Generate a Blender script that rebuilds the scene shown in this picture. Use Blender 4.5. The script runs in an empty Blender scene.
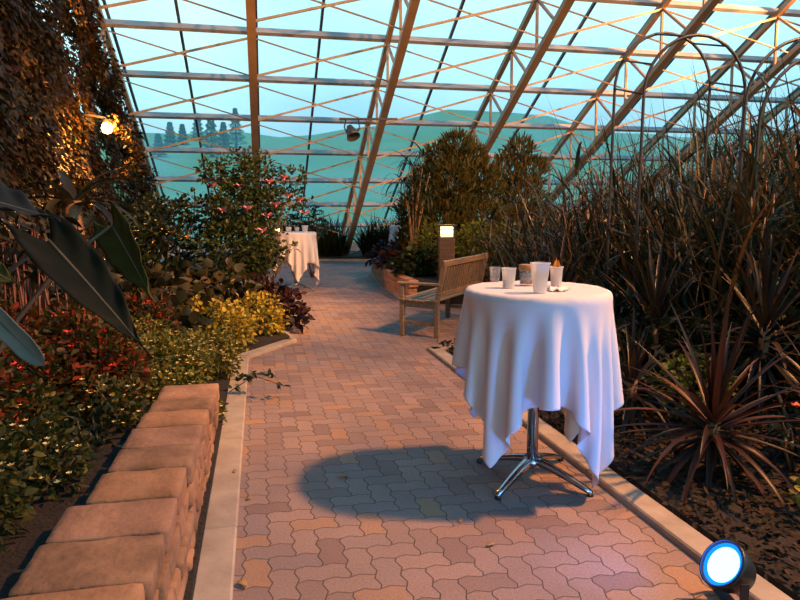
import bpy, math, random
import numpy as np
from math import sin, cos, radians, pi, atan2, sqrt
from mathutils import Vector, Matrix
rng = np.random.default_rng(7)
random.seed(7)
SC = bpy.context.scene
COL = SC.collection

# ------------------------------------------------------------------ camera
F = 647.0; PITCH = radians(8.0); CAM = np.array([0, 0, 1.48])
FW = np.array([0, cos(PITCH), -sin(PITCH)]); UP = np.array([0, sin(PITCH), cos(PITCH)]); RT = np.array([1., 0, 0])
def W(px, py, d):
    """a point of the place seen at px,py and lying d metres away (ground distance)"""
    r = RT*(px-400)/F + UP*(300-py)/F + FW
    return CAM + r*(d/r[1])
def G(px, py, z=0.0):
    r = RT*(px-400)/F + UP*(300-py)/F + FW
    return CAM + r*((z-CAM[2])/r[2])
cd = bpy.data.cameras.new('camera'); cam = bpy.data.objects.new('camera', cd); COL.objects.link(cam)
cam.location = CAM; cam.rotation_euler = (pi/2-PITCH, 0, 0)
cd.sensor_width = 36; cd.lens = F*36/800; cd.clip_start = .05; cd.clip_end = 600
SC.camera = cam
SC.view_settings.view_transform = 'Standard'; SC.view_settings.look = 'None'
SC.view_settings.gamma = 1; SC.view_settings.use_curve_mapping = False; SC.view_settings.exposure = 0.14

# frame of the glasshouse: E1 runs down the path, E2 along the glass wall
AY = radians(12.2); SL = radians(27.8)
E1 = np.array([-sin(AY), cos(AY), 0]); E2 = np.array([cos(AY), sin(AY), 0]); ZZ = np.array([0, 0, 1.])
SD = cos(SL)*E1 - sin(SL)*ZZ
NIN = -(sin(SL)*E1 + cos(SL)*ZZ)
P0 = np.array([-1.497, 20.165, 0.0])
def R(t, s, d=0):      # roof coordinates: t along the wall, s down the slope, d height above lower chords
    return P0 + E2*t + SD*s - NIN*d

# ------------------------------------------------------------------ materials
def new_mat(name):
    m = bpy.data.materials.new(name); m.use_nodes = True
    nt = m.node_tree; nt.nodes.clear()
    out = nt.nodes.new('ShaderNodeOutputMaterial')
    return m, nt, out
def ramp(nt, stops, interp='LINEAR'):
    r = nt.nodes.new('ShaderNodeValToRGB'); r.color_ramp.interpolation = interp
    els = r.color_ramp.elements
    els[0].position = stops[0][0]; els[0].color = (*stops[0][1], 1)
    els[1].position = stops[-1][0]; els[1].color = (*stops[-1][1], 1)
    for p, c in stops[1:-1]:
        e = els.new(p); e.color = (*c, 1)
    return r
def pbr(name, c1, c2=None, rough=.6, metal=0, scale=8, bump=0, spec=.5, detail=4, emit=None, es=0, bscale=None):
    m, nt, out = new_mat(name)
    b = nt.nodes.new('ShaderNodeBsdfPrincipled'); nt.links.new(b.outputs[0], out.inputs[0])
    b.inputs['Roughness'].default_value = rough; b.inputs['Metallic'].default_value = metal
    b.inputs['Specular IOR Level'].default_value = spec
    tc = nt.nodes.new('ShaderNodeTexCoord')
    n = nt.nodes.new('ShaderNodeTexNoise'); n.inputs['Scale'].default_value = scale; n.inputs['Detail'].default_value = detail
    nt.links.new(tc.outputs['Object'], n.inputs['Vector'])
    r = ramp(nt, [(.3, c1), (.7, c2 or c1)]); nt.links.new(n.outputs['Fac'], r.inputs[0])
    nt.links.new(r.outputs[0], b.inputs['Base Color'])
    if bump:
        n2 = nt.nodes.new('ShaderNodeTexNoise'); n2.inputs['Scale'].default_value = bscale or scale*4; n2.inputs['Detail'].default_value = 6
        nt.links.new(tc.outputs['Object'], n2.inputs['Vector'])
        bp = nt.nodes.new('ShaderNodeBump'); bp.inputs['Strength'].default_value = bump; bp.inputs['Distance'].default_value = .02
        nt.links.new(n2.outputs['Fac'], bp.inputs['Height']); nt.links.new(bp.outputs[0], b.inputs['Normal'])
    if emit:
        b.inputs['Emission Color'].default_value = (*emit, 1); b.inputs['Emission Strength'].default_value = es
    return m
GAIN = {'reed_blade': 1.5, 'grey_strap_leaf': .7, 'bronze_strap_leaf': .65, 'mulch_chip': .7, 'ivy_leaf': .8}
def leafmat(name, cols, rough=.45, trans=.3):
    """each leaf picks its own colour out of cols"""
    m, nt, out = new_mat(name); cols = [tuple(x*GAIN.get(name, 1) for x in c) for c in cols]
    g = nt.nodes.new('ShaderNodeNewGeometry')
    k = len(cols)
    r = ramp(nt, [(i/(k-1) if k > 1 else i, c) for i, c in enumerate(cols)] if k > 1 else [(0, cols[0]), (1, cols[0])])
    nt.links.new(g.outputs['Random Per Island'], r.inputs[0])
    b = nt.nodes.new('ShaderNodeBsdfPrincipled'); b.inputs['Roughness'].default_value = rough
    b.inputs['Specular IOR Level'].default_value = .25
    nt.links.new(r.outputs[0], b.inputs['Base Color'])
    t = nt.nodes.new('ShaderNodeBsdfTranslucent'); nt.links.new(r.outputs[0], t.inputs[0])
    mx = nt.nodes.new('ShaderNodeMixShader'); mx.inputs[0].default_value = trans
    nt.links.new(b.outputs[0], mx.inputs[1]); nt.links.new(t.outputs[0], mx.inputs[2]); nt.links.new(mx.outputs[0], out.inputs[0])
    return m
def wood_mat(name, c1, c2, axis='X'):
    m, nt, out = new_mat(name)
    b = nt.nodes.new('ShaderNodeBsdfPrincipled'); b.inputs['Roughness'].default_value = .55
    tc = nt.nodes.new('ShaderNodeTexCoord'); mp = nt.nodes.new('ShaderNodeMapping')
    mp.inputs['Scale'].default_value = (3, 40, 40)
    n = nt.nodes.new('ShaderNodeTexNoise'); n.inputs['Scale'].default_value = 1.5; n.inputs['Detail'].default_value = 6
    nt.links.new(tc.outputs['Object'], mp.inputs[0]); nt.links.new(mp.outputs[0], n.inputs['Vector'])
    r = ramp(nt, [(.3, c1), (.7, c2)]); nt.links.new(n.outputs['Fac'], r.inputs[0]); nt.links.new(r.outputs[0], b.inputs['Base Color'])
    nt.links.new(b.outputs[0], out.inputs[0])
    return m
def emis(name, c, s):
    m, nt, out = new_mat(name)
    e = nt.nodes.new('ShaderNodeEmission'); e.inputs[0].default_value = (*c, 1); e.inputs[1].default_value = s
    nt.links.new(e.outputs[0], out.inputs[0]); return m
def clear_mat(name, tint, fr=.35, rough=.15):
    m, nt, out = new_mat(name)
    t = nt.nodes.new('ShaderNodeBsdfTransparent'); t.inputs[0].default_value = (*tint, 1)
    b = nt.nodes.new('ShaderNodeBsdfPrincipled'); b.inputs['Base Color'].default_value = (.85, .85, .85, 1); b.inputs['Roughness'].default_value = rough
    mx = nt.nodes.new('ShaderNodeMixShader'); mx.inputs[0].default_value = fr
    nt.links.new(t.outputs[0], mx.inputs[1]); nt.links.new(b.outputs[0], mx.inputs[2]); nt.links.new(mx.outputs[0], out.inputs[0])
    return m

def paver_mat():
    m, nt, out = new_mat('brick_pavers')
    L = nt.links.new
    tc = nt.nodes.new('ShaderNodeTexCoord')
    mp = nt.nodes.new('ShaderNodeMapping'); mp.inputs['Rotation'].default_value = (0, 0, pi/2 - AY)
    L(tc.outputs['Object'], mp.inputs[0])
    sp = nt.nodes.new('ShaderNodeSeparateXYZ'); L(mp.outputs[0], sp.inputs[0])
    def tri(src, period, amp, phase=0.0):
        a = nt.nodes.new('ShaderNodeMath'); a.operation = 'ADD'; a.inputs[1].default_value = phase; L(src, a.inputs[0])
        p = nt.nodes.new('ShaderNodeMath'); p.operation = 'PINGPONG'; p.inputs[1].default_value = period/2; L(a.outputs[0], p.inputs[0])
        s = nt.nodes.new('ShaderNodeMath'); s.operation = 'MULTIPLY_ADD'; s.inputs[1].default_value = 2*amp/(period/2); s.inputs[2].default_value = -amp
        L(p.outputs[0], s.inputs[0]); return s.outputs[0]
    def add(a, b):
        n = nt.nodes.new('ShaderNodeMath'); n.operation = 'ADD'; L(a, n.inputs[0]); L(b, n.inputs[1]); return n.outputs[0]
    def mt(op, a, b=None, c=None):
        n = nt.nodes.new('ShaderNodeMath'); n.operation = op
        for k, v in enumerate((a, b, c)):
            if v is None: continue
            if isinstance(v, (int, float)): n.inputs[k].default_value = v
            else: L(v, n.inputs[k])
        return n.outputs[0]
    U = .106
    x = add(sp.outputs[0], tri(sp.outputs[1], U, .009, .01)); y = add(sp.outputs[1], tri(sp.outputs[0], U, .009, .02))
    u = mt('DIVIDE', x, U); v = mt('DIVIDE', y, U); fi = mt('FLOOR', u); fj = mt('FLOOR', v); fu = mt('SUBTRACT', u, fi); fv = mt('SUBTRACT', v, fj)
    c = mt('FLOORED_MODULO', mt('SUBTRACT', fi, fj), 4.0)
    is_ = [mt('COMPARE', c, float(k), .1) for k in range(4)]
    e = mt('MINIMUM', mt('MINIMUM', mt('ADD', fu, is_[1]), mt('ADD', mt('SUBTRACT', 1.0, fu), is_[0])), mt('MINIMUM', mt('ADD', fv, is_[2]), mt('ADD', mt('SUBTRACT', 1.0, fv), is_[3])))
    jt = nt.nodes.new('ShaderNodeMapRange'); jt.inputs[1].default_value = .012; jt.inputs[2].default_value = .04; jt.inputs[3].default_value = 1; jt.inputs[4].default_value = 0; L(e, jt.inputs[0])
    FAC = jt.outputs[0]
    cb = nt.nodes.new('ShaderNodeCombineXYZ'); L(mt('SUBTRACT', fi, is_[1]), cb.inputs[0]); L(mt('SUBTRACT', fj, is_[2]), cb.inputs[1])
    wn = nt.nodes.new('ShaderNodeTexWhiteNoise'); wn.noise_dimensions = '2D'; L(cb.outputs[0], wn.inputs['Vector'])
    r = ramp(nt, [(0, (.23, .15, .13)), (.35, (.30, .205, .175)), (.6, (.34, .23, .19)), (.78, (.26, .19, .18)), (.9, (.36, .22, .15)), (1, (.38, .215, .125))])
    L(wn.outputs['Value'], r.inputs[0])
    n = nt.nodes.new('ShaderNodeTexNoise'); n.inputs['Scale'].default_value = 1.3; n.inputs['Detail'].default_value = 6; L(tc.outputs['Object'], n.inputs['Vector'])
    r2 = ramp(nt, [(.3, (.8, .8, .82)), (.7, (1.1, 1.08, 1.05))]); L(n.outputs['Fac'], r2.inputs[0])
    n3 = nt.nodes.new('ShaderNodeTexNoise'); n3.inputs['Scale'].default_value = 90; n3.inputs['Detail'].default_value = 4; L(tc.outputs['Object'], n3.inputs['Vector'])
    r3 = ramp(nt, [(.3, (.82, .82, .82)), (.7, (1.12, 1.12, 1.12))]); L(n3.outputs['Fac'], r3.inputs[0])
    m1 = nt.nodes.new('ShaderNodeMixRGB'); m1.blend_type = 'MULTIPLY'; m1.inputs[0].default_value = 1; L(r.outputs[0], m1.inputs[1]); L(r2.outputs[0], m1.inputs[2])
    m2 = nt.nodes.new('ShaderNodeMixRGB'); m2.blend_type = 'MULTIPLY'; m2.inputs[0].default_value = 1; L(m1.outputs[0], m2.inputs[1]); L(r3.outputs[0], m2.inputs[2])
    m3 = nt.nodes.new('ShaderNodeMixRGB'); m3.inputs[2].default_value = (.13, .085, .065, 1); L(FAC, m3.inputs[0]); L(m2.outputs[0], m3.inputs[1])
    b = nt.nodes.new('ShaderNodeBsdfPrincipled'); b.inputs['Roughness'].default_value = .75; b.inputs['Specular IOR Level'].default_value = .35
    L(m3.outputs[0], b.inputs['Base Color'])
    inv = nt.nodes.new('ShaderNodeMath'); inv.operation = 'MULTIPLY_ADD'; inv.inputs[1].default_value = -1; inv.inputs[2].default_value = 1; L(FAC, inv.inputs[0])
    ad = nt.nodes.new('ShaderNodeMath'); ad.operation = 'MULTIPLY_ADD'; ad.inputs[1].default_value = .25; L(n3.outputs['Fac'], ad.inputs[0]); L(inv.outputs[0], ad.inputs[2])
    bp = nt.nodes.new('ShaderNodeBump'); bp.inputs['Strength'].default_value = .6; bp.inputs['Distance'].default_value = .008
    L(ad.outputs[0], bp.inputs['Height']); L(bp.outputs[0], b.inputs['Normal'])
    L(b.outputs[0], out.inputs[0]); return m

def glass_mat():
    """thin panes with a breath of condensation on them"""
    m, nt, out = new_mat('misted_glass'); L = nt.links.new
    tc = nt.nodes.new('ShaderNodeTexCoord')
    n = nt.nodes.new('ShaderNodeTexNoise'); n.inputs['Scale'].default_value = .45; n.inputs['Detail'].default_value = 6; L(tc.outputs['Object'], n.inputs['Vector'])
    r = ramp(nt, [(.3, (.10, .10, .10)), (.75, (.38, .38, .38))]); L(n.outputs['Fac'], r.inputs[0])
    t = nt.nodes.new('ShaderNodeBsdfTransparent'); t.inputs[0].default_value = (.93, .98, .98, 1)
    d = nt.nodes.new('ShaderNodeBsdfTranslucent'); d.inputs[0].default_value = (.72, .92, 1, 1)
    mx = nt.nodes.new('ShaderNodeMixShader'); L(r.outputs[0], mx.inputs[0]); L(t.outputs[0], mx.inputs[1]); L(d.outputs[0], mx.inputs[2])
    g = nt.nodes.new('ShaderNodeBsdfGlossy'); g.inputs['Roughness'].default_value = .08
    mg = nt.nodes.new('ShaderNodeMixShader'); mg.inputs[0].default_value = .04; L(mx.outputs[0], mg.inputs[1]); L(g.outputs[0], mg.inputs[2])
    L(mg.outputs[0], out.inputs[0]); return m

# ------------------------------------------------------------------ mesh helpers
class MB:
    def __init__(s): s.v = []; s.f = []; s.sm = []; s.n = 0
    def add(s, v, f, smooth=False):
        v = np.asarray(v, float); s.v.append(v); s.f += [tuple(int(i)+s.n for i in q) for q in f]; s.sm += [smooth]*len(f); s.n += len(v); return s
    def box(s, c, size, ax=None, bevel=0.0):
        """box with centre c, size, axes ax (3x3 rows); bevel chops the edges"""
        ax = np.eye(3) if ax is None else np.array(ax, float)
        h = np.array(size)/2.
        b = min(bevel, h.min()*.9)
        if b <= 0:
            v = [c + (ax.T @ (h*np.array(k))) for k in [(-1,-1,-1),(1,-1,-1),(1,1,-1),(-1,1,-1),(-1,-1,1),(1,-1,1),(1,1,1),(-1,1,1)]]
            return s.add(v, [(0,3,2,1),(4,5,6,7),(0,1,5,4),(1,2,6,5),(2,3,7,6),(3,0,4,7)])
        # chamfered box: 24 verts
        vs = []; idx = {}
        for sx in (-1, 1):
            for sy in (-1, 1):
                for sz in (-1, 1):
                    sg = np.array([sx, sy, sz])
                    for a in range(3):
                        q = h - b; q[a] = h[a]
                        idx[(sx, sy, sz, a)] = len(vs); vs.append(c + ax.T @ (sg*q))
        f = []
        def I(k, a): return idx[(k[0], k[1], k[2], a)]
        for a in range(3):
            o = [i for i in range(3) if i != a]
            for sg in (-1, 1):
                ring = []
                for (p, q) in ((-1,-1),(1,-1),(1,1),(-1,1)):
                    k = [0,0,0]; k[a] = sg; k[o[0]] = p; k[o[1]] = q; ring.append(I(k, a))
                f.append(tuple(ring) if (sg*(1 if a != 1 else -1)) > 0 else tuple(reversed(ring)))
        for a in range(3):      # edges along axis a
            o = [i for i in range(3) if i != a]
            for p in (-1, 1):
                for q in (-1, 1):
                    k1 = [0,0,0]; k1[a] = -1; k1[o[0]] = p; k1[o[1]] = q
                    k2 = list(k1); k2[a] = 1
                    f.append((I(k1, o[0]), I(k2, o[0]), I(k2, o[1]), I(k1, o[1])))
        for sx in (-1, 1):
            for sy in (-1, 1):
                for sz in (-1, 1):
                    f.append((I((sx,sy,sz),0), I((sx,sy,sz),1), I((sx,sy,sz),2)))
        return s.add(vs, f)
    def bar(s, a, b, w, h, up=None, bevel=0):
        a = np.array(a, float); b = np.array(b, float); d = b-a; l = np.linalg.norm(d); d /= l
        up = np.array(ZZ if up is None else up, float)
        y = np.cross(up, d)
        if np.linalg.norm(y) < 1e-4: y = np.cross(np.array([1., 0, 0]), d)
        y /= np.linalg.norm(y); z = np.cross(d, y)
        return s.box((a+b)/2, (l, w, h), (d, y, z), bevel)
    def tube(s, pts, r, n=8, cap=True):
        pts = [np.array(p, float) for p in pts]; k = len(pts)
        rs = r if hasattr(r, '__len__') else [r]*k
        vs = []; prev = None
        for i, p in enumerate(pts):
            t = pts[min(i+1, k-1)] - pts[max(i-1, 0)]; t = t/(np.linalg.norm(t)+1e-9)
            if prev is None:
                a = np.cross(t, ZZ); a = a if np.linalg.norm(a) > .1 else np.cross(t, np.array([1., 0, 0]))
            else: a = prev - t*(prev@t)
            a /= np.linalg.norm(a); prev = a; b = np.cross(t, a)
            for j in range(n):
                th = 2*pi*j/n; vs.append(p + rs[i]*(cos(th)*a + sin(th)*b))
        f = [(i*n+j, i*n+(j+1) % n, (i+1)*n+(j+1) % n, (i+1)*n+j) for i in range(k-1) for j in range(n)]
        s.add(vs, f, True)
        if cap: s.f += [tuple(s.n-len(vs)+j for j in reversed(range(n))), tuple(s.n-n+j for j in range(n))]; s.sm += [False]*2
        return s
    def lathe(s, prof, c=(0, 0, 0), n=24, ax=None):
        ax = np.eye(3) if ax is None else np.array(ax, float); c = np.array(c, float)
        vs = [c + ax.T @ np.array([r*cos(2*pi*j/n), r*sin(2*pi*j/n), z]) for r, z in prof for j in range(n)]
        k = len(prof)
        f = [(i*n+j, i*n+(j+1) % n, (i+1)*n+(j+1) % n, (i+1)*n+j) for i in range(k-1) for j in range(n)]
        return s.add(vs, f, True)
    def build(s, name, m, parent=None, origin=None, smooth=None):
        v = np.concatenate(s.v)
        o = np.zeros(3) if origin is None else np.array(origin, float)
        me = bpy.data.meshes.new(name)
        me.from_pydata((v-o).tolist() if parent is None else v.tolist(), [], s.f)
        sm = s.sm if smooth is None else [smooth]*len(s.f)
        me.polygons.foreach_set('use_smooth', sm)
        me.materials.append(m); me.update()
        ob = bpy.data.objects.new(name, me); COL.objects.link(ob)
        if parent is not None: ob.parent = parent
        else: ob.location = o
        return ob
def fastmesh(name, v, f, m, parent=None, smooth=True, origin=None):
    """v (N,3) array, f (M,4) or (M,3) array"""
    me = bpy.data.meshes.new(name)
    if parent is None and origin is not None: v = v - np.array(origin)
    k = f.shape[1]
    me.vertices.add(len(v)); me.vertices.foreach_set('co', np.asarray(v, np.float32).ravel())
    me.loops.add(f.size); me.loops.foreach_set('vertex_index', f.astype(np.int32).ravel())
    me.polygons.add(len(f)); me.polygons.foreach_set('loop_start', np.arange(0, f.size, k, dtype=np.int32))
    me.polygons.foreach_set('use_smooth', np.full(len(f), smooth))
    me.update(calc_edges=True); me.validate()
    me.materials.append(m)
    ob = bpy.data.objects.new(name, me); COL.objects.link(ob)
    if parent is not None: ob.parent = parent
    elif origin is not None: ob.location = origin
    return ob
def tag(o, label=None, cat=None, group=None, kind=None):
    if label: o['label'] = label
    if cat: o['category'] = cat
    if group: o['group'] = group
    if kind: o['kind'] = kind
    return o
def thing(name, loc, label, cat, group=None, rz=0):
    o = bpy.data.objects.new(name, None); COL.objects.link(o); o.location = loc; o.rotation_euler.z = rz
    o.empty_display_size = .1
    return tag(o, label, cat, group)
def copy_thing(o, loc, rz=None, label=None, sc=None):
    r = o.copy(); COL.objects.link(r); r.location = loc
    if rz is not None: r.rotation_euler.z = rz
    if sc: r.scale = (sc, sc, sc)
    if label: r['label'] = label
    for ch in list(o.children):
        c = ch.copy(); COL.objects.link(c); c.parent = r
        for g in list(ch.children):
            d = g.copy(); COL.objects.link(d); d.parent = c
    return r

def nrm(a): return a/(np.linalg.norm(a, axis=-1, keepdims=True)+1e-9)
# leaf outlines: (u along, v across, lift by fold)
OVAL = (np.array([(0,0),(.35,0),(.72,0),(1,0),(.3,-.5),(.68,-.38),(.3,.5),(.68,.38)]),
        [(0,4,1,1),(1,4,5,2),(2,5,3,3),(0,1,6,6),(1,2,7,6),(2,3,7,7)])
def leaves(base, d, n, L, Wd, droop=.15, fold=.15):
    """one small folded leaf (8 verts, quads) per row"""
    T = np.array([(0,0),(.34,0),(.7,0),(1,0),(.08,-.22),(.34,-.5),(.72,-.36),(.08,.22),(.34,.5),(.72,.36)])
    Q = np.array([(0,4,5,1),(1,5,6,2),(0,1,8,7),(1,2,9,8)])
    T3 = np.array([(2,6,3),(2,3,9)])
    N = len(base); d = nrm(d); n = nrm(n - d*np.sum(n*d, 1, keepdims=True)); s = np.cross(d, n)
    L = np.broadcast_to(L, N)[:, None, None]; Wd = np.broadcast_to(Wd, N)[:, None, None]
    u = T[:, 0][None, :, None]; v = T[:, 1][None, :, None]
    P = base[:, None, :] + d[:, None, :]*u*L + s[:, None, :]*v*Wd + n[:, None, :]*(abs(v)*fold*Wd*2) - ZZ*(droop*L*u*u)
    V = P.reshape(-1, 3)
    off = (np.arange(N)*10)[:, None, None]
    q = (off + Q[None]).reshape(-1, 4); t = (off + T3[None]).reshape(-1, 3)
    return V, q, t
def tri_quad_mesh(name, V, q, t, m, parent, origin=None, smooth=True):
    me = bpy.data.meshes.new(name)
    if parent is None and origin is not None: V = V-np.array(origin)
    me.vertices.add(len(V)); me.vertices.foreach_set('co', np.asarray(V, np.float32).ravel())
    li = np.concatenate([q.ravel(), t.ravel()]).astype(np.int32)
    me.loops.add(len(li)); me.loops.foreach_set('vertex_index', li)
    ls = np.concatenate([np.arange(len(q))*4, len(q)*4+np.arange(len(t))*3]).astype(np.int32)
    me.polygons.add(len(ls)); me.polygons.foreach_set('loop_start', ls)
    me.polygons.foreach_set('use_smooth', np.full(len(ls), smooth))
    me.update(calc_edges=True); me.validate(); me.materials.append(m)
    ob = bpy.data.objects.new(name, me); COL.objects.link(ob)
    if parent is not None: ob.parent = parent
    elif origin is not None: ob.location = origin
    return ob
def blades(base, az, el, L, Wd, curl, seg=6, fold=0.0, taper=1.0, across=2):
    """arching strap leaves: base (N,3), az/el start angles, curl = how far the angle falls along the leaf"""
    N = len(base); u = np.linspace(0, 1, seg+1)
    ang = el[:, None] - curl[:, None]*u[None, :]**1.3
    dx = np.cos(ang); dz = np.sin(ang); st = (L/seg)[:, None]
    h = np.concatenate([np.zeros((N, 1)), np.cumsum(dx[:, :-1]*st, 1)], 1); z = np.concatenate([np.zeros((N, 1)), np.cumsum(dz[:, :-1]*st, 1)], 1)
    ca = np.cos(az)[:, None]; sa = np.sin(az)[:, None]
    P = np.stack([base[:, 0:1]+h*ca, base[:, 1:2]+h*sa, base[:, 2:3]+z], -1)
    w = (np.minimum(1, .45+u*3)*(1-u**2.2*taper)+.02)[None, :]*Wd[:, None]/2
    S = np.stack([-sa+0*h, ca+0*h, 0*h], -1)
    up = np.stack([-np.sin(ang)*ca, -np.sin(ang)*sa, np.cos(ang)], -1)
    rows = [P - S*w[..., None] + up*(w*fold)[..., None], P, P + S*w[..., None] + up*(w*fold)[..., None]] if across == 3 else [P - S*w[..., None], P + S*w[..., None]]
    k = len(rows); V = np.stack(rows, 2).reshape(-1, 3)
    Q = np.array([(i*k+j, i*k+j+1, (i+1)*k+j+1, (i+1)*k+j) for i in range(seg) for j in range(k-1)])
    q = ((np.arange(N)*(seg+1)*k)[:, None, None]+Q[None]).reshape(-1, 4)
    return V, q
NOT = np.zeros((0, 3), int)

def blob_pts(blobs, dens, shell=.55):
    """points in and mostly near the skin of ellipsoids; returns points and outward directions"""
    P = []; D = []
    for (c, r) in blobs:
        r = np.array(r if hasattr(r, '__len__') else (r, r, r), float)
        n = int(dens*4*pi*(np.mean(r)**2))
        d = nrm(rng.normal(size=(n, 3))); k = 1-(1-shell)*rng.random(n)**1.6
        lump = 1+.16*np.sin(d[:, 0]*7+c[0]*9)*np.cos(d[:, 1]*6+c[1]*5)+.12*np.sin(d[:, 2]*9+c[0]*3)
        P.append(np.array(c)+d*r*(k*lump)[:, None]); D.append(d)
    return np.concatenate(P), np.concatenate(D)
def shrub(name, label, cat, blobs, leaf, L, Wd, dens, base=None, up=.35, jit=.9, group=None, stem=None, flowers=None, nst=None, droop=.25, floor_z=.02, flname='flower'):
    cs = np.array([b[0] for b in blobs]); c = cs.mean(0)
    root = np.array([c[0], c[1], floor_z]) if base is None else np.array(base, float)
    t = thing(name, root, label, cat, group)
    P, D = blob_pts(blobs, dens)
    k = P[:, 2] > root[2]+.03; P = P[k]; D = D[k]; N = len(P)
    d = D*.8 + ZZ*up + rng.normal(size=(N, 3))*jit*.5
    n = D*.5 + ZZ*.8 + rng.normal(size=(N, 3))*.5
    sz = rng.uniform(.65, 1.2, N)
    V, q, tr = leaves(P-root, d, n, L*sz, Wd*sz, droop)
    tri_quad_mesh('foliage', V, q, tr, leaf, t)
    mb = MB()
    for (bc, r) in blobs:
        rr = np.mean(r)
        for j in range(nst or 3):
            e = np.array(bc)-root+rng.normal(size=3)*rr*.35; b0 = np.array([rng.normal()*.03, rng.normal()*.03, -.02])
            if e[2] < .05: e[2] = .05
            m1 = (b0+e)/2+rng.normal(size=3)*rr*.12; m1[2] = max(m1[2], .03)
            th = .006+.006*rr*2
            mb.tube([b0, m1, e], [th*1.3, th, th*.4], 6)
    mb.build('stem', stem or M['stem'], t)
    if flowers:
        for fi, (p, r, fm) in enumerate(flowers):
            fb = MB(); p = np.array(p)-root
            for kk in range(6):     # petals
                a = kk*pi/3+rng.random()*.3
                dd = np.array([cos(a), sin(a)*.8, .45+.2*rng.random()]); dd /= np.linalg.norm(dd)
                sd = np.cross(dd, ZZ); sd /= np.linalg.norm(sd)
                fb.add([p, p+dd*r*.5+sd*r*.38, p+dd*r+sd*r*.12+ZZ*r*.05, p+dd*r-sd*r*.12, p+dd*r*.5-sd*r*.38], [(0,1,2,3,4)], True)
            fb.lathe([(0.001,-.2*r),(.16*r,0),(.12*r,.3*r),(.001,.36*r)], p, 6)
            fb.build(flname, fm, t)
    return t
def pxblobs(lst, zs=1.0):
    return [(W(px, py, d), (r, r, r*zs)) for px, py, d, r in lst]

M = {}
M['stem'] = pbr('bark_stem', (.10, .055, .03), (.17, .10, .05), .8)
M['paver'] = paver_mat(); M['glass'] = glass_mat()
M['kerb'] = pbr('concrete_kerb', (.30, .23, .17), (.44, .35, .27), .85, scale=5, bump=.25)
M['kerbdark'] = M['kerb']
M['soil'] = pbr('soil', (.014, .010, .007), (.035, .023, .015), .95, scale=14, bump=1)
M['stone'] = pbr('sandstone_block', (.30, .20, .145), (.47, .34, .26), .9, scale=6, bump=.9, bscale=26)
M['steel'] = pbr('tan_painted_steel', (.32, .20, .11), (.42, .28, .16), .45, metal=.0, scale=3)
M['steelgrey'] = pbr('grey_aluminium', (.42, .40, .38), (.52, .50, .48), .4, metal=.0, scale=3)
M['bar'] = pbr('dark_glazing_bar', (.06, .07, .08), (.10, .11, .12), .5)
M['chrome'] = pbr('brushed_chrome', (.55, .55, .57), (.62, .62, .64), .22, metal=1, scale=30)
M['black'] = pbr('black_plastic', (.012, .012, .014), (.02, .02, .022), .4)
M['cloth'] = None
M['darkmetal'] = pbr('dark_painted_metal', (.02, .022, .028), (.04, .04, .045), .45)
M['teak'] = wood_mat('weathered_teak', (.16, .10, .06), (.32, .21, .13))

def cloth_mat():
    m, nt, out = new_mat('white_linen'); L = nt.links.new
    b = nt.nodes.new('ShaderNodeBsdfPrincipled'); b.inputs['Base Color'].default_value = (.80, .74, .76, 1); b.inputs['Roughness'].default_value = .8
    b.inputs['Specular IOR Level'].default_value = .2
    t = nt.nodes.new('ShaderNodeBsdfTranslucent'); t.inputs[0].default_value = (.8, .72, .74, 1)
    tc = nt.nodes.new('ShaderNodeTexCoord'); w = nt.nodes.new('ShaderNodeTexNoise'); w.inputs['Scale'].default_value = 260; L(tc.outputs['Object'], w.inputs['Vector'])
    bp = nt.nodes.new('ShaderNodeBump'); bp.inputs['Strength'].default_value = .08; bp.inputs['Distance'].default_value = .002; L(w.outputs['Fac'], bp.inputs['Height']); L(bp.outputs[0], b.inputs['Normal'])
    mx = nt.nodes.new('ShaderNodeMixShader'); mx.inputs[0].default_value = .18; L(b.outputs[0], mx.inputs[1]); L(t.outputs[0], mx.inputs[2]); L(mx.outputs[0], out.inputs[0])
    return m
M['cloth'] = cloth_mat()
#BUILD

# ------------------------------------------------------------------ the setting
TS = [-5.45+2.62*i for i in range(9)]
PS = [-1.38*k for k in range(0, 20)]
mb = MB(); mb.add([(-14, -6, 0), (22, -6, 0), (22, 27, 0), (-14, 27, 0)], [(0, 1, 2, 3)])
tag(mb.build('floor', M['paver']), kind='structure')

# the glass slope with its purlins and glazing bars
g = MB(); q = [R(-5.75, -27, 1.22), R(19, -27, 1.22), R(19, 1.3, 1.22), R(-5.75, 1.3, 1.22)]
g.add(q, [(0, 1, 2, 3)])
ceil = tag(g.build('ceiling', M['glass']), kind='structure')
for s in PS:
    b = MB(); b.bar(R(-5.7, s, 1.1), R(18, s, 1.1), .09, .11, up=-NIN); b.build('purlin', M['steelgrey'], ceil)
for i in range(8):
    b = MB(); t = (TS[i]+TS[i+1])/2; b.bar(R(t, -26.5, 1.18), R(t, 1.2, 1.18), .05, .06, up=-NIN); b.build('glazing_bar', M['bar'], ceil)
for i in range(9):
    b = MB(); t = TS[i]+.09; b.bar(R(t, -26.5, 1.19), R(t, 1.2, 1.19), .05, .05, up=-NIN); b.build('glazing_bar', M['bar'], ceil)
where = ['leftmost roof truss, running down along the top of the ivy wall',
         'second roof truss from the left, glowing orange and looking upright above the pink-flowered shrub',
         'roof truss that comes down to the ground at the far end of the brick path',
         'roof truss that passes behind the top of the tall feathery evergreen tree',
         'roof truss that passes behind the left metal hoops of the garden arch',
         'roof truss crossing above the right side of the arched trellis',
         'roof truss at the upper right corner, above the tall reeds', None, None]
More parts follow.
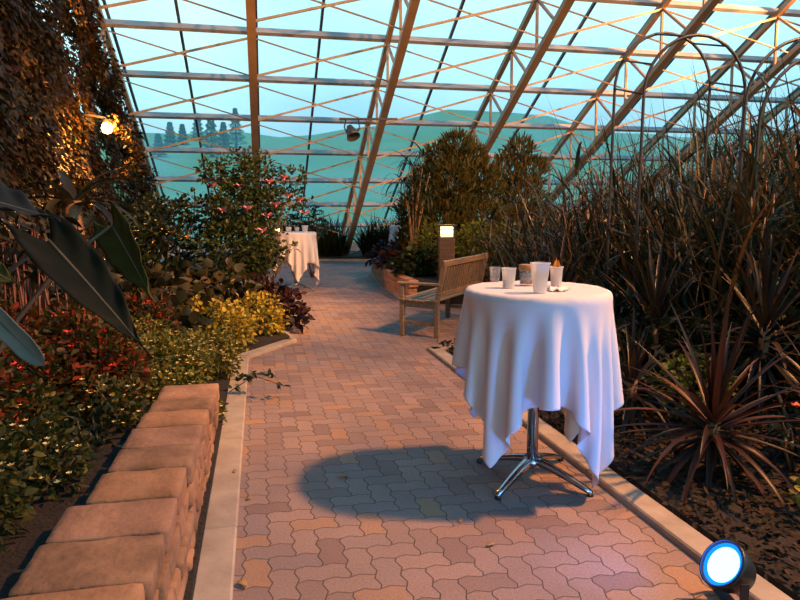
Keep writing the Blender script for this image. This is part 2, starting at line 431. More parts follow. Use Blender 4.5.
for i, t in enumerate(TS):
    foot = R(t, 0, 0)
    tr = thing('roof_truss', foot, where[i] or 'far right roof truss mostly hidden behind the tall reeds', 'roof truss', 'trusses of the sloping glass roof')
    b = MB(); b.bar(R(t, -26, 0)-foot, R(t, .15, 0)-foot, .15, .10, up=-NIN); b.build('lower_chord', M['steel'], tr)
    b = MB(); b.bar(R(t, -26, 1)-foot, R(t, 1.3, 1)-foot, .10, .10, up=-NIN); b.build('upper_chord', M['steel'], tr)
    for k in range(13):
        s = PS[k]
        for e in (-.45, .45):
            if s+e > .1: continue
            b = MB(); b.bar(R(t, s, .97)-foot, R(t, s+e, .03)-foot, .045, .045); b.build('web_strut', M['steel'], tr)
    if i < 8:
        for k in range(0, 10):
            s = PS[k]
            b = MB(); b.bar(R(t, s, .05)-foot, R(TS[i+1], s, .95)-foot, .045, .04); b.build('brace', M['steel'], tr)
            b = MB(); b.bar(R(t, s, .95)-foot, R(TS[i+1], s, .05)-foot, .028, .025); b.build('brace', M['steel'], tr)

def Hh(t, h, z): return P0 + E2*t + E1*h + ZZ*z
# ivy wall: a solid wall standing under the leftmost truss
def slab(poly, thick, d):   # poly list of 3D points, extruded along d
    n = len(poly); v = [np.array(p) for p in poly]+[np.array(p)+np.array(d)*thick for p in poly]
    return v, [tuple(range(n)), tuple(reversed(range(n, 2*n)))]+[(i, i+n, (i+1) % n+n, (i+1) % n) for i in range(n)]
zt = lambda h: max(.0, -h*math.tan(SL)-.25)
b = MB(); b.add(*slab([Hh(-5.95, -25, 0), Hh(-5.95, -.6, 0), Hh(-5.95, -25, zt(-25))], .2, -E2))
tag(b.build('wall_left', pbr('rendered_wall', (.07, .05, .035), (.10, .07, .05), .9)), kind='structure')
b = MB(); b.bar(Hh(-5.9, 1.45, .2), Hh(19, 1.45, .2), .2, .42)
tag(b.build('wall_back', pbr('pale_base_wall', (.45, .42, .4), (.55, .52, .5), .8)), kind='structure')

ip = W(107, 128, 9)
for d_ in np.linspace(6, 18, 400):
    q = W(107, 128, d_)
    if (q-P0)@E2 > -5.12 and d_ < 17: ip = q
    else: break
def ivy():
    root = Hh(-5.9, -12, 0)
    t = thing('climbing_ivy', root, 'dense climbing ivy covering the whole left wall from the bed up to the glass', 'ivy')
    N = 105000
    h = rng.uniform(-17, -1.0, N); z = rng.random(N)*9
    top = -h*math.tan(SL)+.05+.22*np.sin(h*3.1)+.12*np.sin(h*9.3)
    k = z < top; h = h[k]; z = z[k]; n = len(h)
    dep = .10+.16*(1+np.sin(h*2.3+z*1.7)*np.sin(z*2.9-h))+rng.random(n)*.16
    P = P0+E2*(-5.93+dep)[:, None]+E1*h[:, None]+ZZ*z[:, None]
    d = -ZZ*rng.uniform(.2, 1, n)[:, None]+E2*rng.uniform(.1, .9, n)[:, None]+E1*rng.normal(size=n)[:, None]*.6
    nn = E2*1.0+ZZ*.5+rng.normal(size=(n, 3))*.45
    V, q, tr = leaves(P-root, d, nn, rng.uniform(.05, .12, n), rng.uniform(.035, .075, n), .1)
    m_ = 17000; h = rng.uniform(-15, -1.2, m_); a = rng.random(m_)*6.283; lump = .16+.10*np.sin(h*4.1)+.07*np.sin(h*11.7); rr = lump*rng.uniform(.6, 1.25, m_)
    P2 = P0+E2*(-5.47+rr*np.cos(a)*1.1)[:, None]+E1*h[:, None]+ZZ*(-h*math.tan(SL)-.05+rr*np.sin(a)*.9)[:, None]
    d2 = E2*np.cos(a)[:, None]+ZZ*(np.sin(a)-.7)[:, None]+rng.normal(size=(m_, 3))*.5
    V2, q2, t2_ = leaves(P2-root, d2, E2*.6+ZZ*.5+rng.normal(size=(m_, 3))*.5, rng.uniform(.05, .11, m_), rng.uniform(.035, .07, m_), .1)
    q = np.concatenate([q, q2+len(V)]); tr = np.concatenate([tr, t2_+len(V)]); V = np.concatenate([V, V2])
    SH = []
    for k in range(60):
        h0 = rng.uniform(-16, -1.2); zz = -h0*math.tan(SL)+rng.uniform(-.1, .2)
        l = rng.uniform(.2, .7); out = rng.uniform(.1, .5)
        for j in range(int(l/.035)):
            f_ = j*.035/l
            SH.append(Hh(-5.5+.3*f_+.05*sin(f_*9+k), h0+out*f_, zz+.25*f_-.5*l*f_*f_)-root+rng.normal(size=3)*.02)
    for k in range(5):          # shoots curling round the lamp
        ph = rng.random()*6
        for j in range(70):
            f_ = j/70
            SH.append(ip-root+E2*(.05+.42*sin(f_*3.0)+.06*sin(f_*9+ph))-E1*.05-ZZ*(-.12+.9*f_)+rng.normal(size=3)*.05)
    SH = np.array(SH); n2 = len(SH)
    V2, q2, t2_ = leaves(SH, rng.normal(size=(n2, 3))-ZZ*.6, rng.normal(size=(n2, 3))+ZZ, rng.uniform(.05, .09, n2), rng.uniform(.035, .06, n2), .1)
    q = np.concatenate([q, q2+len(V)]); tr = np.concatenate([tr, t2_+len(V)]); V = np.concatenate([V, V2])
    tri_quad_mesh('foliage', V, q, tr, leafmat('ivy_leaf', [(.014, .018, .004), (.03, .026, .005), (.07, .028, .007), (.022, .013, .005), (.085, .05, .010), (.014, .02, .005)], .45, .2), t)
    for k in range(26):
        h0 = rng.uniform(-14, -2); zz = min(-h0*math.tan(SL)-.2, 8)
        b = MB(); b.tube([Hh(-5.78+.04*sin(j), h0+.15*sin(j*1.3+k), zz*(1-j/9.)) - root for j in range(10)], .012, 5); b.build('stem', M['stem'], t)
ivy()

# planting beds
def bed(name, poly, z, mat, noise=.03):
    c = np.mean([p[:2] for p in poly], 0); n = len(poly)
    b = MB(); v = [(p[0], p[1], 0.0) for p in poly]+[(p[0], p[1], z) for p in poly]
    f = [tuple(range(n, 2*n))]+[(i, (i+1) % n, (i+1) % n+n, i+n) for i in range(n)]
    b.add(v, f); return tag(b.build(name, mat), kind='structure')
wk = lambda y, o=0: -.775-.176*(y-1.88)-o
def kl(y, o=0): return -.64-.2158*(y-2.29)-o      # left kerb line, path side
KW = .15
left_path = [(kl(-3), -3), (kl(6.3), 6.3), (-1.16, 7.14), (-1.75, 8.6), (-2.75, 10.2), (-3.3, 12), (-3.7, 15), (-4.1, 18.6)]
bed('planting_bed', [(x-KW if i != 2 else x-KW*.6, y+(.06 if i == 2 else 0)) for i, (x, y) in enumerate(left_path)]+[(-6.6, 18.6), (-6.3, 16), (-2.9, 0), (-2.2, -3)][::1], .06, M['soil'])
bed('planting_bed', [(wk(-3, .3), -3), (wk(3.8, .3), 3.8), (-1.5, 3.85), (-3.4, 4.6), (-2.3, -3)], .28, M['soil'])
bed('planting_bed', [(-5.5, 18.62), (3, 18.62), (3, 22), (-6.5, 22)], .1, M['soil'])
rk = lambda y: 1.28-.235*(y-2.49)
right_path = [(rk(-3), -3), (rk(6.72), 6.72), (1.9, 7.5), (2.3, 9.6), (.08, 10.08), (-.69, 14.38), (-.35, 15.4), (.6, 15.9), (3, 16.2)]
bed('planting_bed', [(rk(-3)+KW, -3), (rk(6.6)+KW*1.3, 6.62), (1.95, 7.35), (2.45, 9.75), (14, 9.5), (14, -3)], .03, M['soil'])
bed('planting_bed', [(2.3, 9.74), (.2, 10.2), (-.55, 14.38), (-.25, 15.3), (.7, 15.8), (3, 16.1), (3, 20), (14, 20), (14, 9.4)], .34, M['soil'])
def kerb(name, pts, side, z=.075, w=KW):
    b = MB()
    for (a, c) in zip(pts[:-1], pts[1:]):
        a = np.array([*a, 0.]); c = np.array([*c, 0.]); d = c-a; l = np.linalg.norm(d); d /= l
        s = np.array([-d[1], d[0], 0])*side
        n = max(1, round(l/1.15))
        for k in range(n):
            p = a+d*(l*k/n+.003)+s*w/2+ZZ*(z/2-.01); e = a+d*(l*(k+1)/n-.003)+s*w/2+ZZ*(z/2-.01)
            b.bar(p, e, w, z+.02, bevel=.008)
    return tag(b.build(name, M['kerb']), kind='structure')
kerb('trim_1', left_path, 1, .035)
kerb('trim_2', right_path[:4], -1, .035, .135)
kerb('trim_3', right_path[4:], -1, .06, .12)
kerb('trim_4', [(-4.1, 18.5), (3, 18.5)], 1, .06, .12)

# brick edging round the far bed
t = thing('brick_edging', (-.2, 12.2, 0), 'low curved brick retaining edge of the bed left of the bollard light', 'wall')
e_pts = [(.22, 10.12), (-.06, 11.3), (-.34, 12.8), (-.56, 14.3), (-.3, 15.25)]
mbr = pbr('orange_brick', (.42, .17, .08), (.55, .26, .13), .85, scale=7, bump=.6, bscale=30)
for a, c in zip(e_pts[:-1], e_pts[1:]):
    a = np.array([*a, 0]); c = np.array([*c, 0]); l = np.linalg.norm(c-a); n = max(2, int(l/.3)); d = (c-a)/l
    for k in range(n):
        for z in (0, 1, 2):
            off = .5*(z % 2)*l/n
            p = a+d*(l*k/n+.004); e = a+d*(l*(k+1)/n-.004)
            b = MB(); b.bar(p-t.location+ZZ*(.07+z*.12)+d*off*.3, e-t.location+ZZ*(.07+z*.12)+d*off*.3, .16, .115, bevel=.012); b.build('brick', mbr, t)

# retaining wall of split stone in front left
def rough_box(c, size, ax, seed, amp=.006, n=7, bev=.02):
    """stone block with rounded uneven faces"""
    r = np.random.default_rng(seed)
    vs = []; f = []; key = {}
    h = np.array(size)/2
    ph = r.random((3, 3))*9
    def P(u):
        u = np.array(u, float); q = u*h
        s = np.clip(q, -(h-bev), h-bev); dlt = q-s; L = np.linalg.norm(dlt)
        if L > 1e-9: q = s+dlt/L*bev
        w = np.array([np.sin(q[1]*31+ph[i, 0])*np.cos(q[2]*37+ph[i, 1])+.6*np.sin(q[0]*53+q[1]*67+ph[i, 2]) for i in range(3)])
        return np.array(c)+np.array(ax).T @ (q+w*amp)
    def vid(u):
        k = tuple(np.round(u, 4))
        if k not in key: key[k] = len(vs); vs.append(P(u))
        return key[k]
    g_ = np.linspace(-1, 1, n+1)
    g_ = np.sign(g_)*np.abs(g_)**.75
    for a in range(3):
        o = [i for i in range(3) if i != a]
        for sg in (-1, 1):
            for i in range(n):
                for j in range(n):
                    ring = []
                    for (p, q) in ((i, j), (i+1, j), (i+1, j+1), (i, j+1)):
                        u = [0, 0, 0]; u[a] = sg; u[o[0]] = g_[p]; u[o[1]] = g_[q]; ring.append(vid(u))
                    if (sg > 0) == (a == 1): ring.reverse()
                    f.append(tuple(ring))
    return vs, f
wl = thing('retaining_wall', (kl(2.3, .3), 2.3, 0), 'low dry-stacked sandstone block wall with thick caps left of the path', 'wall')
wo = np.array(wl.location)
AX = (E1, -E2, ZZ)
stmats = [pbr('sandstone_'+n, c1, c2, .9, scale=5, bump=.45, bscale=30) for n, c1, c2 in (('tan', (.20, .095, .045), (.38, .20, .105)), ('brown', (.12, .062, .032), (.32, .175, .10)), ('rose', (.20, .10, .06), (.36, .195, .12)))]
y = .55; i = 0
while y < 3.75:
    l = [.33, .30, .32, .30, .31, .29, .30, .28, .29, .27, .25][i % 11]
    wdt = .40 if y < 2.35 else .345
    cx = wk(y+l/2, wdt/2+rng.uniform(-.004, .008))
    c = np.array([cx, y+l/2, .325+rng.uniform(-.004, .006)])-wo
    b = MB(); b.add(*rough_box(c, (l-.012, wdt, .10), AX, i+3, .0022, 9, .016), smooth=True); b.build('cap_stone', stmats[i % 3], wl)
    for zc in range(3):
        for sub in (0, 1):
            if (sub and (i+zc) % 2): continue
            ll = l if (i+zc) % 2 else l/2
            yy = y+ll/2+sub*ll
            cc = np.array([((kl(yy, KW+.014)*(1-zc/3)+wk(yy, .0)*(zc/3))-.122-rng.uniform(.0, .012)), yy, .045+.09*zc])-wo
            b = MB(); b.add(*rough_box(cc, (ll-.006, .24, .086), AX, i*7+zc+sub*31, .0045, 5, .012), smooth=True); b.build('wall_stone', stmats[(i+zc+sub) % 3], wl)
    y += l*.977; i += 1

# ------------------------------------------------------------------ cocktail tables
TOPZ = 1.06; TR = .385
def cocktail_table(loc, label):
    t = thing('cocktail_table', loc, label, 'table', rz=0)
    b = MB(); b.lathe([(.001, TOPZ-.034), (TR-.024, TOPZ-.034), (TR-.014, TOPZ-.028), (TR-.014, TOPZ-.014), (TR-.022, TOPZ-.008), (.001, TOPZ-.008)], n=40); b.build('tabletop', M['black'], t)
    b = MB(); b.tube([(0, 0, .07), (0, 0, TOPZ-.03)], .031, 20); b.lathe([(.031, .07), (.045, .075), (.047, .11), (.031, .125)], n=20); b.lathe([(.031, TOPZ-.07), (.11, TOPZ-.035), (.11, TOPZ-.027)], n=20); b.build('pole', M['chrome'], t)
    for k in range(4):
        a = radians(49+90*k)
        b = MB(); d = np.array([cos(a), sin(a), 0]); pts = []
        vs = []; n = 9
        for j in range(n):
            u = j/(n-1); p = d*(.02+.335*u)+ZZ*(.115-.095*u**1.25); w = .026-.010*u; hh = .018-.008*u
            s = np.array([-d[1], d[0], 0])
            vs += [p-s*w-ZZ*hh, p+s*w-ZZ*hh, p+s*w*.7+ZZ*hh, p-s*w*.7+ZZ*hh]
        f = [(j*4+m, j*4+(m+1) % 4, (j+1)*4+(m+1) % 4, (j+1)*4+m) for j in range(n-1) for m in range(4)]+[(3, 2, 1, 0), (n*4-4, n*4-3, n*4-2, n*4-1)]
        b.add(vs, f, True); lg = b.build('leg', M['chrome'], t)
        b = MB(); b.lathe([(.001, 0), (.017, 0), (.017, .012), (.012, .02), (.001, .02)], d*.345, 12); b.build('foot', M['black'], lg)
    return t
NT = np.array([.73, 3.42, 0])
tab = cocktail_table(NT, 'near standing cocktail table with chrome pole and four-toed chrome base'); tab.rotation_euler.z = radians(0)
def drape(side=1.66, off=(.07, -.035), N=84, rot=0.0, seed=3, steps=340, soft=.07):
    """lets a square of cloth fall over the round tabletop"""
    r = np.random.default_rng(seed)
    h = side/(N-1); g_ = (np.arange(N)-(N-1)/2)*h
    X, Y = np.meshgrid(g_, g_, indexing='ij')
    ca, sa = cos(rot), sin(rot)
    P = np.stack([X*ca-Y*sa+off[0], X*sa+Y*ca+off[1], np.full_like(X, TOPZ+.003)], -1)
    rad = np.hypot(P[..., 0], P[..., 1]); th = np.arctan2(P[..., 1], P[..., 0])
    pin = rad < TR*.985; fixed = P[pin].copy()
    e = np.clip(rad-TR, 0, None)
    wob = sum(np.sin(th*k+r.random()*6.28)*a for k, a in ((13, .45), (19, .4), (8, .35), (5, .2)))
    # start as a cone already half fallen, rippled outward and inward
    nr = TR+(rad-TR)*.5*(1+.6*wob)
    s = np.where(rad > TR, nr/np.maximum(rad, .01), 1)
    P[..., 0] *= s; P[..., 1] *= s; P[..., 2] -= e*.8
    prev = P.copy(); dt = .012
    cons = [((slice(None, -1), slice(None)), (slice(1, None), slice(None)), h, 1), ((slice(None), slice(None, -1)), (slice(None), slice(1, None)), h, 1),
            ((slice(None, -1), slice(None, -1)), (slice(1, None), slice(1, None)), h*sqrt(2), .6), ((slice(1, None), slice(None, -1)), (slice(None, -1), slice(1, None)), h*sqrt(2), .6),
            ((slice(None, -3), slice(None)), (slice(3, None), slice(None)), 3*h, .05), ((slice(None), slice(None, -3)), (slice(None), slice(3, None)), 3*h, .05)]
    for st in range(steps):
        vel = (P-prev)*.96; prev = P.copy(); P = P+vel; P[..., 2] -= 9.8*dt*dt
        for it in range(12):
            for A, B, L0, k in cons:
                ax_ = 0 if A[0] != B[0] else 1
                for par in (0, 1):
                    sl = (slice(par, None, 2), slice(None)) if ax_ == 0 else (slice(None), slice(par, None, 2))
                    a = P[A][sl]; b = P[B][sl]; d = b-a; l = np.linalg.norm(d, axis=-1, keepdims=True)
                    c = d*((l-L0)/(l+1e-9))*.5*k
                    c = np.where(l < L0, c*(soft if k > .2 else 1), c)
                    P[A][sl] += c; P[B][sl] -= c
            P[pin] = fixed
            # stay outside the rim of the tabletop
            rad = np.hypot(P[..., 0], P[..., 1]); s = np.where((rad < TR) & ~pin, TR/np.maximum(rad, .01), 1)
            nearrim = P[..., 2] > TOPZ-.06
            s = np.where(nearrim, s, 1); P[..., 0] *= s; P[..., 1] *= s
        P[..., 2] = np.maximum(P[..., 2], .02)
    return P
CL = drape()
def cloth_obj(P, loc, label, group=None, rz=0):
    N = P.shape[0]; idx = np.arange(N*N).reshape(N, N)
    f = np.stack([idx[:-1, :-1], idx[1:, :-1], idx[1:, 1:], idx[:-1, 1:]], -1).reshape(-1, 4)
    o = fastmesh('tablecloth', P.reshape(-1, 3), f, M['cloth']); o.location = loc; o.rotation_euler.z = rz
    s = o.modifiers.new('sub', 'SUBSURF'); s.levels = 1; s.render_levels = 1
    s = o.modifiers.new('thick', 'SOLIDIFY'); s.thickness = .0015; s.offset = 1
    return tag(o, label, 'tablecloth', group)
c0 = cloth_obj(CL, NT, 'white square tablecloth hanging in folds over the near cocktail table')
LT = np.array([-1.92, 11.9, 0]); FT = np.array([.12, 16.9, 0])
t2 = copy_thing(tab, LT, .4, 'cocktail table standing beyond the pink-flowered shrub at the left edge of the path')
t3 = copy_thing(tab, FT, 1.0, 'farthest cocktail table, hidden under its cloth left of the evergreen tree')
for (loc, rz, lab) in ((LT, 1.0, 'white tablecloth on the table at the left edge of the path'), (FT, 2.2, 'white tablecloth on the farthest table, partly hidden by dark leaves')):
    o = c0.copy(); COL.objects.link(o); o.location = loc; o.rotation_euler.z = rz; o['label'] = lab
    o.scale = (1, 1, 1)

TZ = TOPZ+.005
M['cup'] = clear_mat('clear_plastic', (.93, .93, .94), .14, .12)
M['frost'] = clear_mat('frosted_plastic', (.92, .92, .94), .42, .3)
def cup(loc, r0, r1, h, label, mat, group=None, fill=None, fillh=.5, rim=True, name='plastic_cup', cat='cup'):
    t = thing(name, loc, label, cat, group)
    b = MB(); b.lathe([(.001, .002), (r0*.96, .002), (r0, .006), (r1, h), (r1*1.05, h+.002), (r1*1.05, h-.003), (r1*.97, h-.004), (r0*.93, .008), (.001, .008)], n=28); b.build('cup_wall', mat, t)
    if fill is not None:
        r2 = r0+(r1-r0)*fillh
        b = MB(); b.lathe([(.001, .009), (r0*.9, .009), (r2*.94, h*fillh), (.001, h*fillh)], n=24); b.build('drink', fill, t)
    return t
def onT(px, py):   # point on the near tabletop
    p = G(px, py, TZ); return (p[0], p[1], TZ)
ice = pbr('pale_drink', (.75, .72, .72), (.85, .82, .82), .2)
cup(onT(495, 282.0), .026, .033, .085, 'short clear cup, leftmost on the near table', M['cup'])
cup(onT(508.5, 288), .030, .038, .105, 'squat clear cup with pale drink, second from left on near table', M['frost'], fill=ice, fillh=.45)
cup(onT(539.5, 293), .031, .049, .150, 'tall frosted plastic cup at the centre of the near table', M['frost'])
t = cup(onT(556, 286), .028, .036, .105, 'small cup with an orange garnish sticking out, rightmost on near table', M['frost'], fill=pbr('amber_drink', (.7, .4, .15), (.8, .55, .3), .2), fillh=.6)
b = MB()
for k in range(5):
    a = k*1.3; b.add([(0.01*cos(a), .01*sin(a), .06), (.022*cos(a), .022*sin(a), .11), (.010*cos(a+.4), .01*sin(a+.4), .145+.01*(k % 2)), (-.004*cos(a), .0, .1)], [(0, 1, 2, 3)])
b.build('garnish', pbr('orange_peel', (.75, .22, .03), (.8, .35, .06), .5), t)
t = thing('candle_jar', onT(526.5, 285.5), 'squat glass jar with a brown lid between the cups on near table', 'jar')
b = MB(); b.lathe([(.001, .001), (.036, .001), (.041, .01), (.041, .075), (.036, .085), (.033, .085), (.037, .074), (.037, .012), (.001, .008)], n=28); b.build('glass_body', M['cup'], t)
b = MB(); b.lathe([(.001, .01), (.034, .01), (.034, .045), (.001, .05)], n=20); b.build('contents', pbr('dark_contents', (.10, .05, .03), (.45, .30, .20), .7, scale=60), t)
b = MB(); b.lathe([(.001, .084), (.042, .084), (.044, .088), (.044, .112), (.04, .116), (.001, .116)], n=28); b.build('lid', pbr('brown_lid', (.30, .15, .06), (.42, .22, .10), .6), t)
def napkin(loc, s, label):
    n = 14; g_ = np.linspace(-1, 1, n); X, Y = np.meshgrid(g_, g_)
    Z = .012+.012*np.sin(X*4.1+Y*2.3)*np.cos(Y*5.2-X)+.006*np.sin(X*9+1)*np.sin(Y*8)
    V = np.stack([X*s*(1+.12*np.sin(Y*5)), Y*s*.8*(1+.1*np.cos(X*4)), Z], -1).reshape(-1, 3)
    i = np.arange(n*n).reshape(n, n); f = np.stack([i[:-1, :-1], i[:-1, 1:], i[1:, 1:], i[1:, :-1]], -1).reshape(-1, 4)
    o = fastmesh('paper_napkin', V, f, pbr('paper', (.8, .72, .66), (.85, .78, .72), .9)); o.location = loc
    m = o.modifiers.new('t', 'SOLIDIFY'); m.thickness = .001
    return tag(o, label, 'napkin')
napkin(onT(558, 291), .05, 'crumpled paper napkin at the front edge of the near table')
def onL(dx, dy): return (LT[0]+dx, LT[1]+dy, TZ)
cup(onL(-.10, -.1), .04, .055, .09, 'white cup beside the candle on the left table', M['frost'])
cup(onL(.20, -.12), .045, .06, .12, 'larger white cup at the right side of the left table', M['frost'])
cup(onL(.02, .1), .035, .045, .08, 'small white cup in the middle of the left table', M['frost'])
t = thing('candle_lantern', onL(-.30, -.12), 'glowing square candle lantern on the left table', 'lantern')
b = MB(); b.box((0, 0, .01), (.14, .14, .02), bevel=.003)
for sx in (-1, 1):
    for sy in (-1, 1): b.box((sx*.062, sy*.062, .07), (.01, .01, .11))
b.box((0, 0, .13), (.14, .14, .012), bevel=.003); b.build('frame', M['darkmetal'], t)
b = MB(); b.tube([(0, 0, .02), (0, 0, .08)], .04, 16); b.build('candle', emis('candle_glow', (1, .55, .18), 9), t)

# ------------------------------------------------------------------ bench
def bench():
    u = np.array([.44, .90, 0]); u /= np.linalg.norm(u); v = np.array([-u[1], u[0], 0])
    o = np.array([.41, 7.31, 0]); Lb = 1.5; Dp = .44
    t = thing('garden_bench', o, 'slatted wooden garden bench seen from its end behind the near table', 'bench')
    def p(a, b_, z): return u*a+v*b_+ZZ*z
    rake = .10
    for a in (0.03, Lb-.03):
        b = MB(); b.bar(p(a, 0, 0), p(a, 0, .43), .055, .055, up=u, bevel=.005); b.bar(p(a, 0, .41), p(a, -rake, .90), .055, .05, up=u, bevel=.005); b.build('rear_leg', M['teak'], t)
        b = MB(); b.bar(p(a, Dp, 0), p(a, Dp, .61), .055, .055, up=u, bevel=.005); b.build('front_leg', M['teak'], t)
        b = MB(); b.bar(p(a, -.05, .625), p(a, Dp+.06, .625), .07, .03, bevel=.006); b.build('armrest', M['teak'], t)
        b = MB(); b.bar(p(a, 0, .16), p(a, Dp, .16), .03, .045); b.bar(p(a, 0, .375), p(a, Dp, .385), .035, .07); b.build('side_rail', M['teak'], t)
    b = MB(); b.bar(p(.03, Dp, .38), p(Lb-.03, Dp, .38), .03, .07); b.build('front_rail', M['teak'], t)
    for k in range(6):
        b_ = .02+k*.085; z = .425+.012*(abs(k-2)/3.)
        b = MB(); b.bar(p(-.01, b_, z), p(Lb+.01, b_, z), .072, .02, bevel=.004); b.build('seat_slat', M['teak'], t)
    b = MB(); b.bar(p(0, -rake*.95, .865), p(Lb, -rake*.95, .865), .035, .075, bevel=.008); b.build('top_rail', M['teak'], t)
    b = MB(); b.bar(p(.05, -.015, .50), p(Lb-.05, -.015, .50), .03, .06, bevel=.005); b.build('back_rail', M['teak'], t)
    for k in range(17):
        a = .09+k*(Lb-.18)/16
        b = MB(); b.bar(p(a, -.015, .51), p(a, -rake*.93, .85), .04, .014, up=v); b.build('back_slat', M['teak'], t)
    return t
bench()

# ------------------------------------------------------------------ lamps
def bollard():
    q = W(446, 290, 10.4); o = np.array([q[0], q[1], .34])
    t = thing('bollard_light', o, 'square wooden bollard light glowing on top, behind the bench', 'light')
    b = MB(); b.box((0, 0, .34), (.25, .25, .72), bevel=.01); b.build('post', wood_mat('dark_wood', (.07, .035, .02), (.13, .07, .04)), t)
    b = MB(); b.box((0, 0, .785), (.19, .19, .15), bevel=.005); b.build('lit_diffuser', emis('bollard_glow', (1, .62, .25), 5.5), t)
    b = MB()
    for sx in (-1, 1):
        for sy in (-1, 1): b.box((sx*.115, sy*.115, .785), (.02, .02, .17))
    for k in range(2):
        for sy in (-1, 1): b.box((0, sy*.118, .745+k*.075), (.25, .008, .012)); b.box((sy*.118, 0, .745+k*.075), (.008, .25, .012))
    b.build('lamp_cage', M['darkmetal'], t)
    b = MB(); b.box((0, 0, .88), (.29, .29, .03), bevel=.006); b.build('cap', M['darkmetal'], t)
    return t, o
bol, bo = bollard()
for x, y, lab in ((4.7, 9.0, 'added bollard light hidden deep behind the reeds at the right'), (3.1, 9.0, 'added bollard light hidden behind the reeds, straight behind the near tabletop')):
    copy_thing(bol, (x, y, .03), .2, lab)  # hidden bollards added to send orange glints through the reeds
def light(kind, name, loc, energy, color, radius=.1, **k):
    l = bpy.data.lights.new(name, kind); l.energy = energy; l.color = color
    if kind in ('POINT', 'SPOT'): l.shadow_soft_size = radius
    for a, b_ in k.items(): setattr(l, a, b_)
    o = bpy.data.objects.new(name, l); COL.objects.link(o); o.location = loc; return o
def aim(o, d): o.rotation_euler = Vector(d).to_track_quat('-Z', 'Y').to_euler()

# ivy lamp
t = thing('bulb_lamp', ip, 'bright bare warm lamp glowing among the ivy near the truss', 'lamp')
b = MB(); b.lathe([(.001, -.09), (.06, -.07), (.085, 0), (.06, .07), (.001, .09)], n=20); b.build('bulb', emis('bulb_glow', (1, .66, .22), 30), t)
b = MB(); b.tube([(0, 0, .08), (0, 0, .15), tuple(-E2*.25+ZZ*.2), tuple(-E2*.5+ZZ*.2)], .022, 8); b.lathe([(.06, .07), (.06, .13), (.001, .14)], n=16); b.build('bracket', M['darkmetal'], t)
light('POINT', 'ivy_lamp_light', ip+E2*.05-E1*.22, 260, (1, .36, .05), .07)
light('POINT', 'bollard_lamp_light', bo+ZZ*1.0+np.array([0, -.05, 0]), 9, (1, .55, .2), .08)

for x, y in ((4.7, 8.8), (3.1, 8.8)): light('POINT', 'reed_glint_fill', (x, y, .85), 110, (1, .42, .12), .09)  # added lights that brighten the reeds from behind

# floodlight hung on a purlin
fp = W(352, 133, 13.2)
t = thing('floodlight', fp, 'dark unlit floodlight hanging from a crossbar beside the middle truss', 'light')
b = MB(); b.bar((-.25, 0, .27), (.9, .15, .29), .04, .04); b.build('mounting_bar', M['darkmetal'], t)
b = MB(); b.tube([(-.12, 0, .27), (-.15, 0, .1), (-.1, -.02, 0)], .015, 6); b.tube([(.13, 0, .27), (.15, 0, .1), (.1, -.02, 0)], .015, 6); b.build('yoke', M['darkmetal'], t)
ax = nrm(np.array([.35, -.45, -.8])); a1 = nrm(np.cross(ax, ZZ)); a2 = np.cross(ax, a1)
b = MB(); b.lathe([(.001, -.17), (.06, -.165), (.09, -.08), (.11, .0), (.14, .10), (.13, .10), (.10, .02), (.001, .0)], ax=(a1, a2, ax), n=20); b.build('housing', pbr('lamp_housing', (.05, .045, .04), (.09, .08, .07), .4), t)

# blue uplight in the front right corner
up_o = G(727, 600, 0.03)
uc = np.array([0, 0, .125])
t = thing('uplight', up_o, 'round LED uplight shining bright blue-white on the kerb in the front right corner', 'light')
un = nrm(np.array([-.82, -.14, .62])); a1 = nrm(np.cross(un, np.array([0, 1., 0]))); a2 = np.cross(un, a1)
b = MB(); b.lathe([(.001, -.085), (.045, -.08), (.07, -.055), (.086, -.01), (.094, .03), (.094, .045), (.084, .045), (.082, .02), (.001, .015)], uc, 32, (a1, a2, un)); b.build('housing', M['black'], t)
b = MB(); b.lathe([(.001, .034), (.068, .033)], uc, 32, (a1, a2, un)); b.build('lens', emis('blue_white_led', (.22, .72, 1.0), 4), t)
b = MB(); b.lathe([(.068, .033), (.084, .036), (.088, .046)], uc, 32, (a1, a2, un)); b.build('lens_rim', emis('blue_led', (.005, .16, 1.0), 2.2), t)
b = MB(); b.bar((.0, -.11, .0), (.0, -.11, .13), .03, .006, up=np.array([0, 1., 0])); b.bar((.0, .11, .0), (.0, .11, .13), .03, .006, up=np.array([0, 1., 0])); b.box((0, 0, .003), (.05, .22, .006)); b.build('bracket', M['black'], t)
bl = light('SPOT', 'uplight_beam', up_o+uc+un*.06, 38, (.05, .27, 1.0), .07, spot_size=radians(150), spot_blend=.7)
aim(bl, nrm(un+np.array([.1, .75, -.05])))

# ------------------------------------------------------------------ world, high lamps and added fill lights
hf = light('SPOT', 'high_floodlight', (4.65, 3.55, 6.0), 2300, (1, .44, .14), .14, spot_size=radians(165), spot_blend=.35); aim(hf, (-.5, .1, -1))
light('POINT', 'truss_fill', (4.65, 3.3, 5.9), 1000, (1, .40, .12), .14)  # weak point light added to keep the trusses dimly lit
for nm, tgt, e, sz in (('evergreen_fill', (1.3, 12.9, 1.9), 5200, 24), ('shrub_fill', (-2.3, 8.9, 1.0), 5200, 32), ('left_bed_fill', (-2.1, 5.0, .4), 1500, 30)):  # unseen spots added to brighten the evergreens, shrubs and left bed
    o_ = light('SPOT', nm, (4.4, 4.2, 6.1), e, (1, .46, .13), .12, spot_size=radians(sz), spot_blend=.7); aim(o_, tuple(np.array(tgt)-np.array([4.4, 4.2, 6.1])))
fl_ = light('SPOT', 'far_floodlight', (9.5, 11.5, 6.0), 5200, (1, .42, .14), .2, spot_size=radians(80), spot_blend=.6); aim(fl_, (-8.8, 2.6, -3.0))

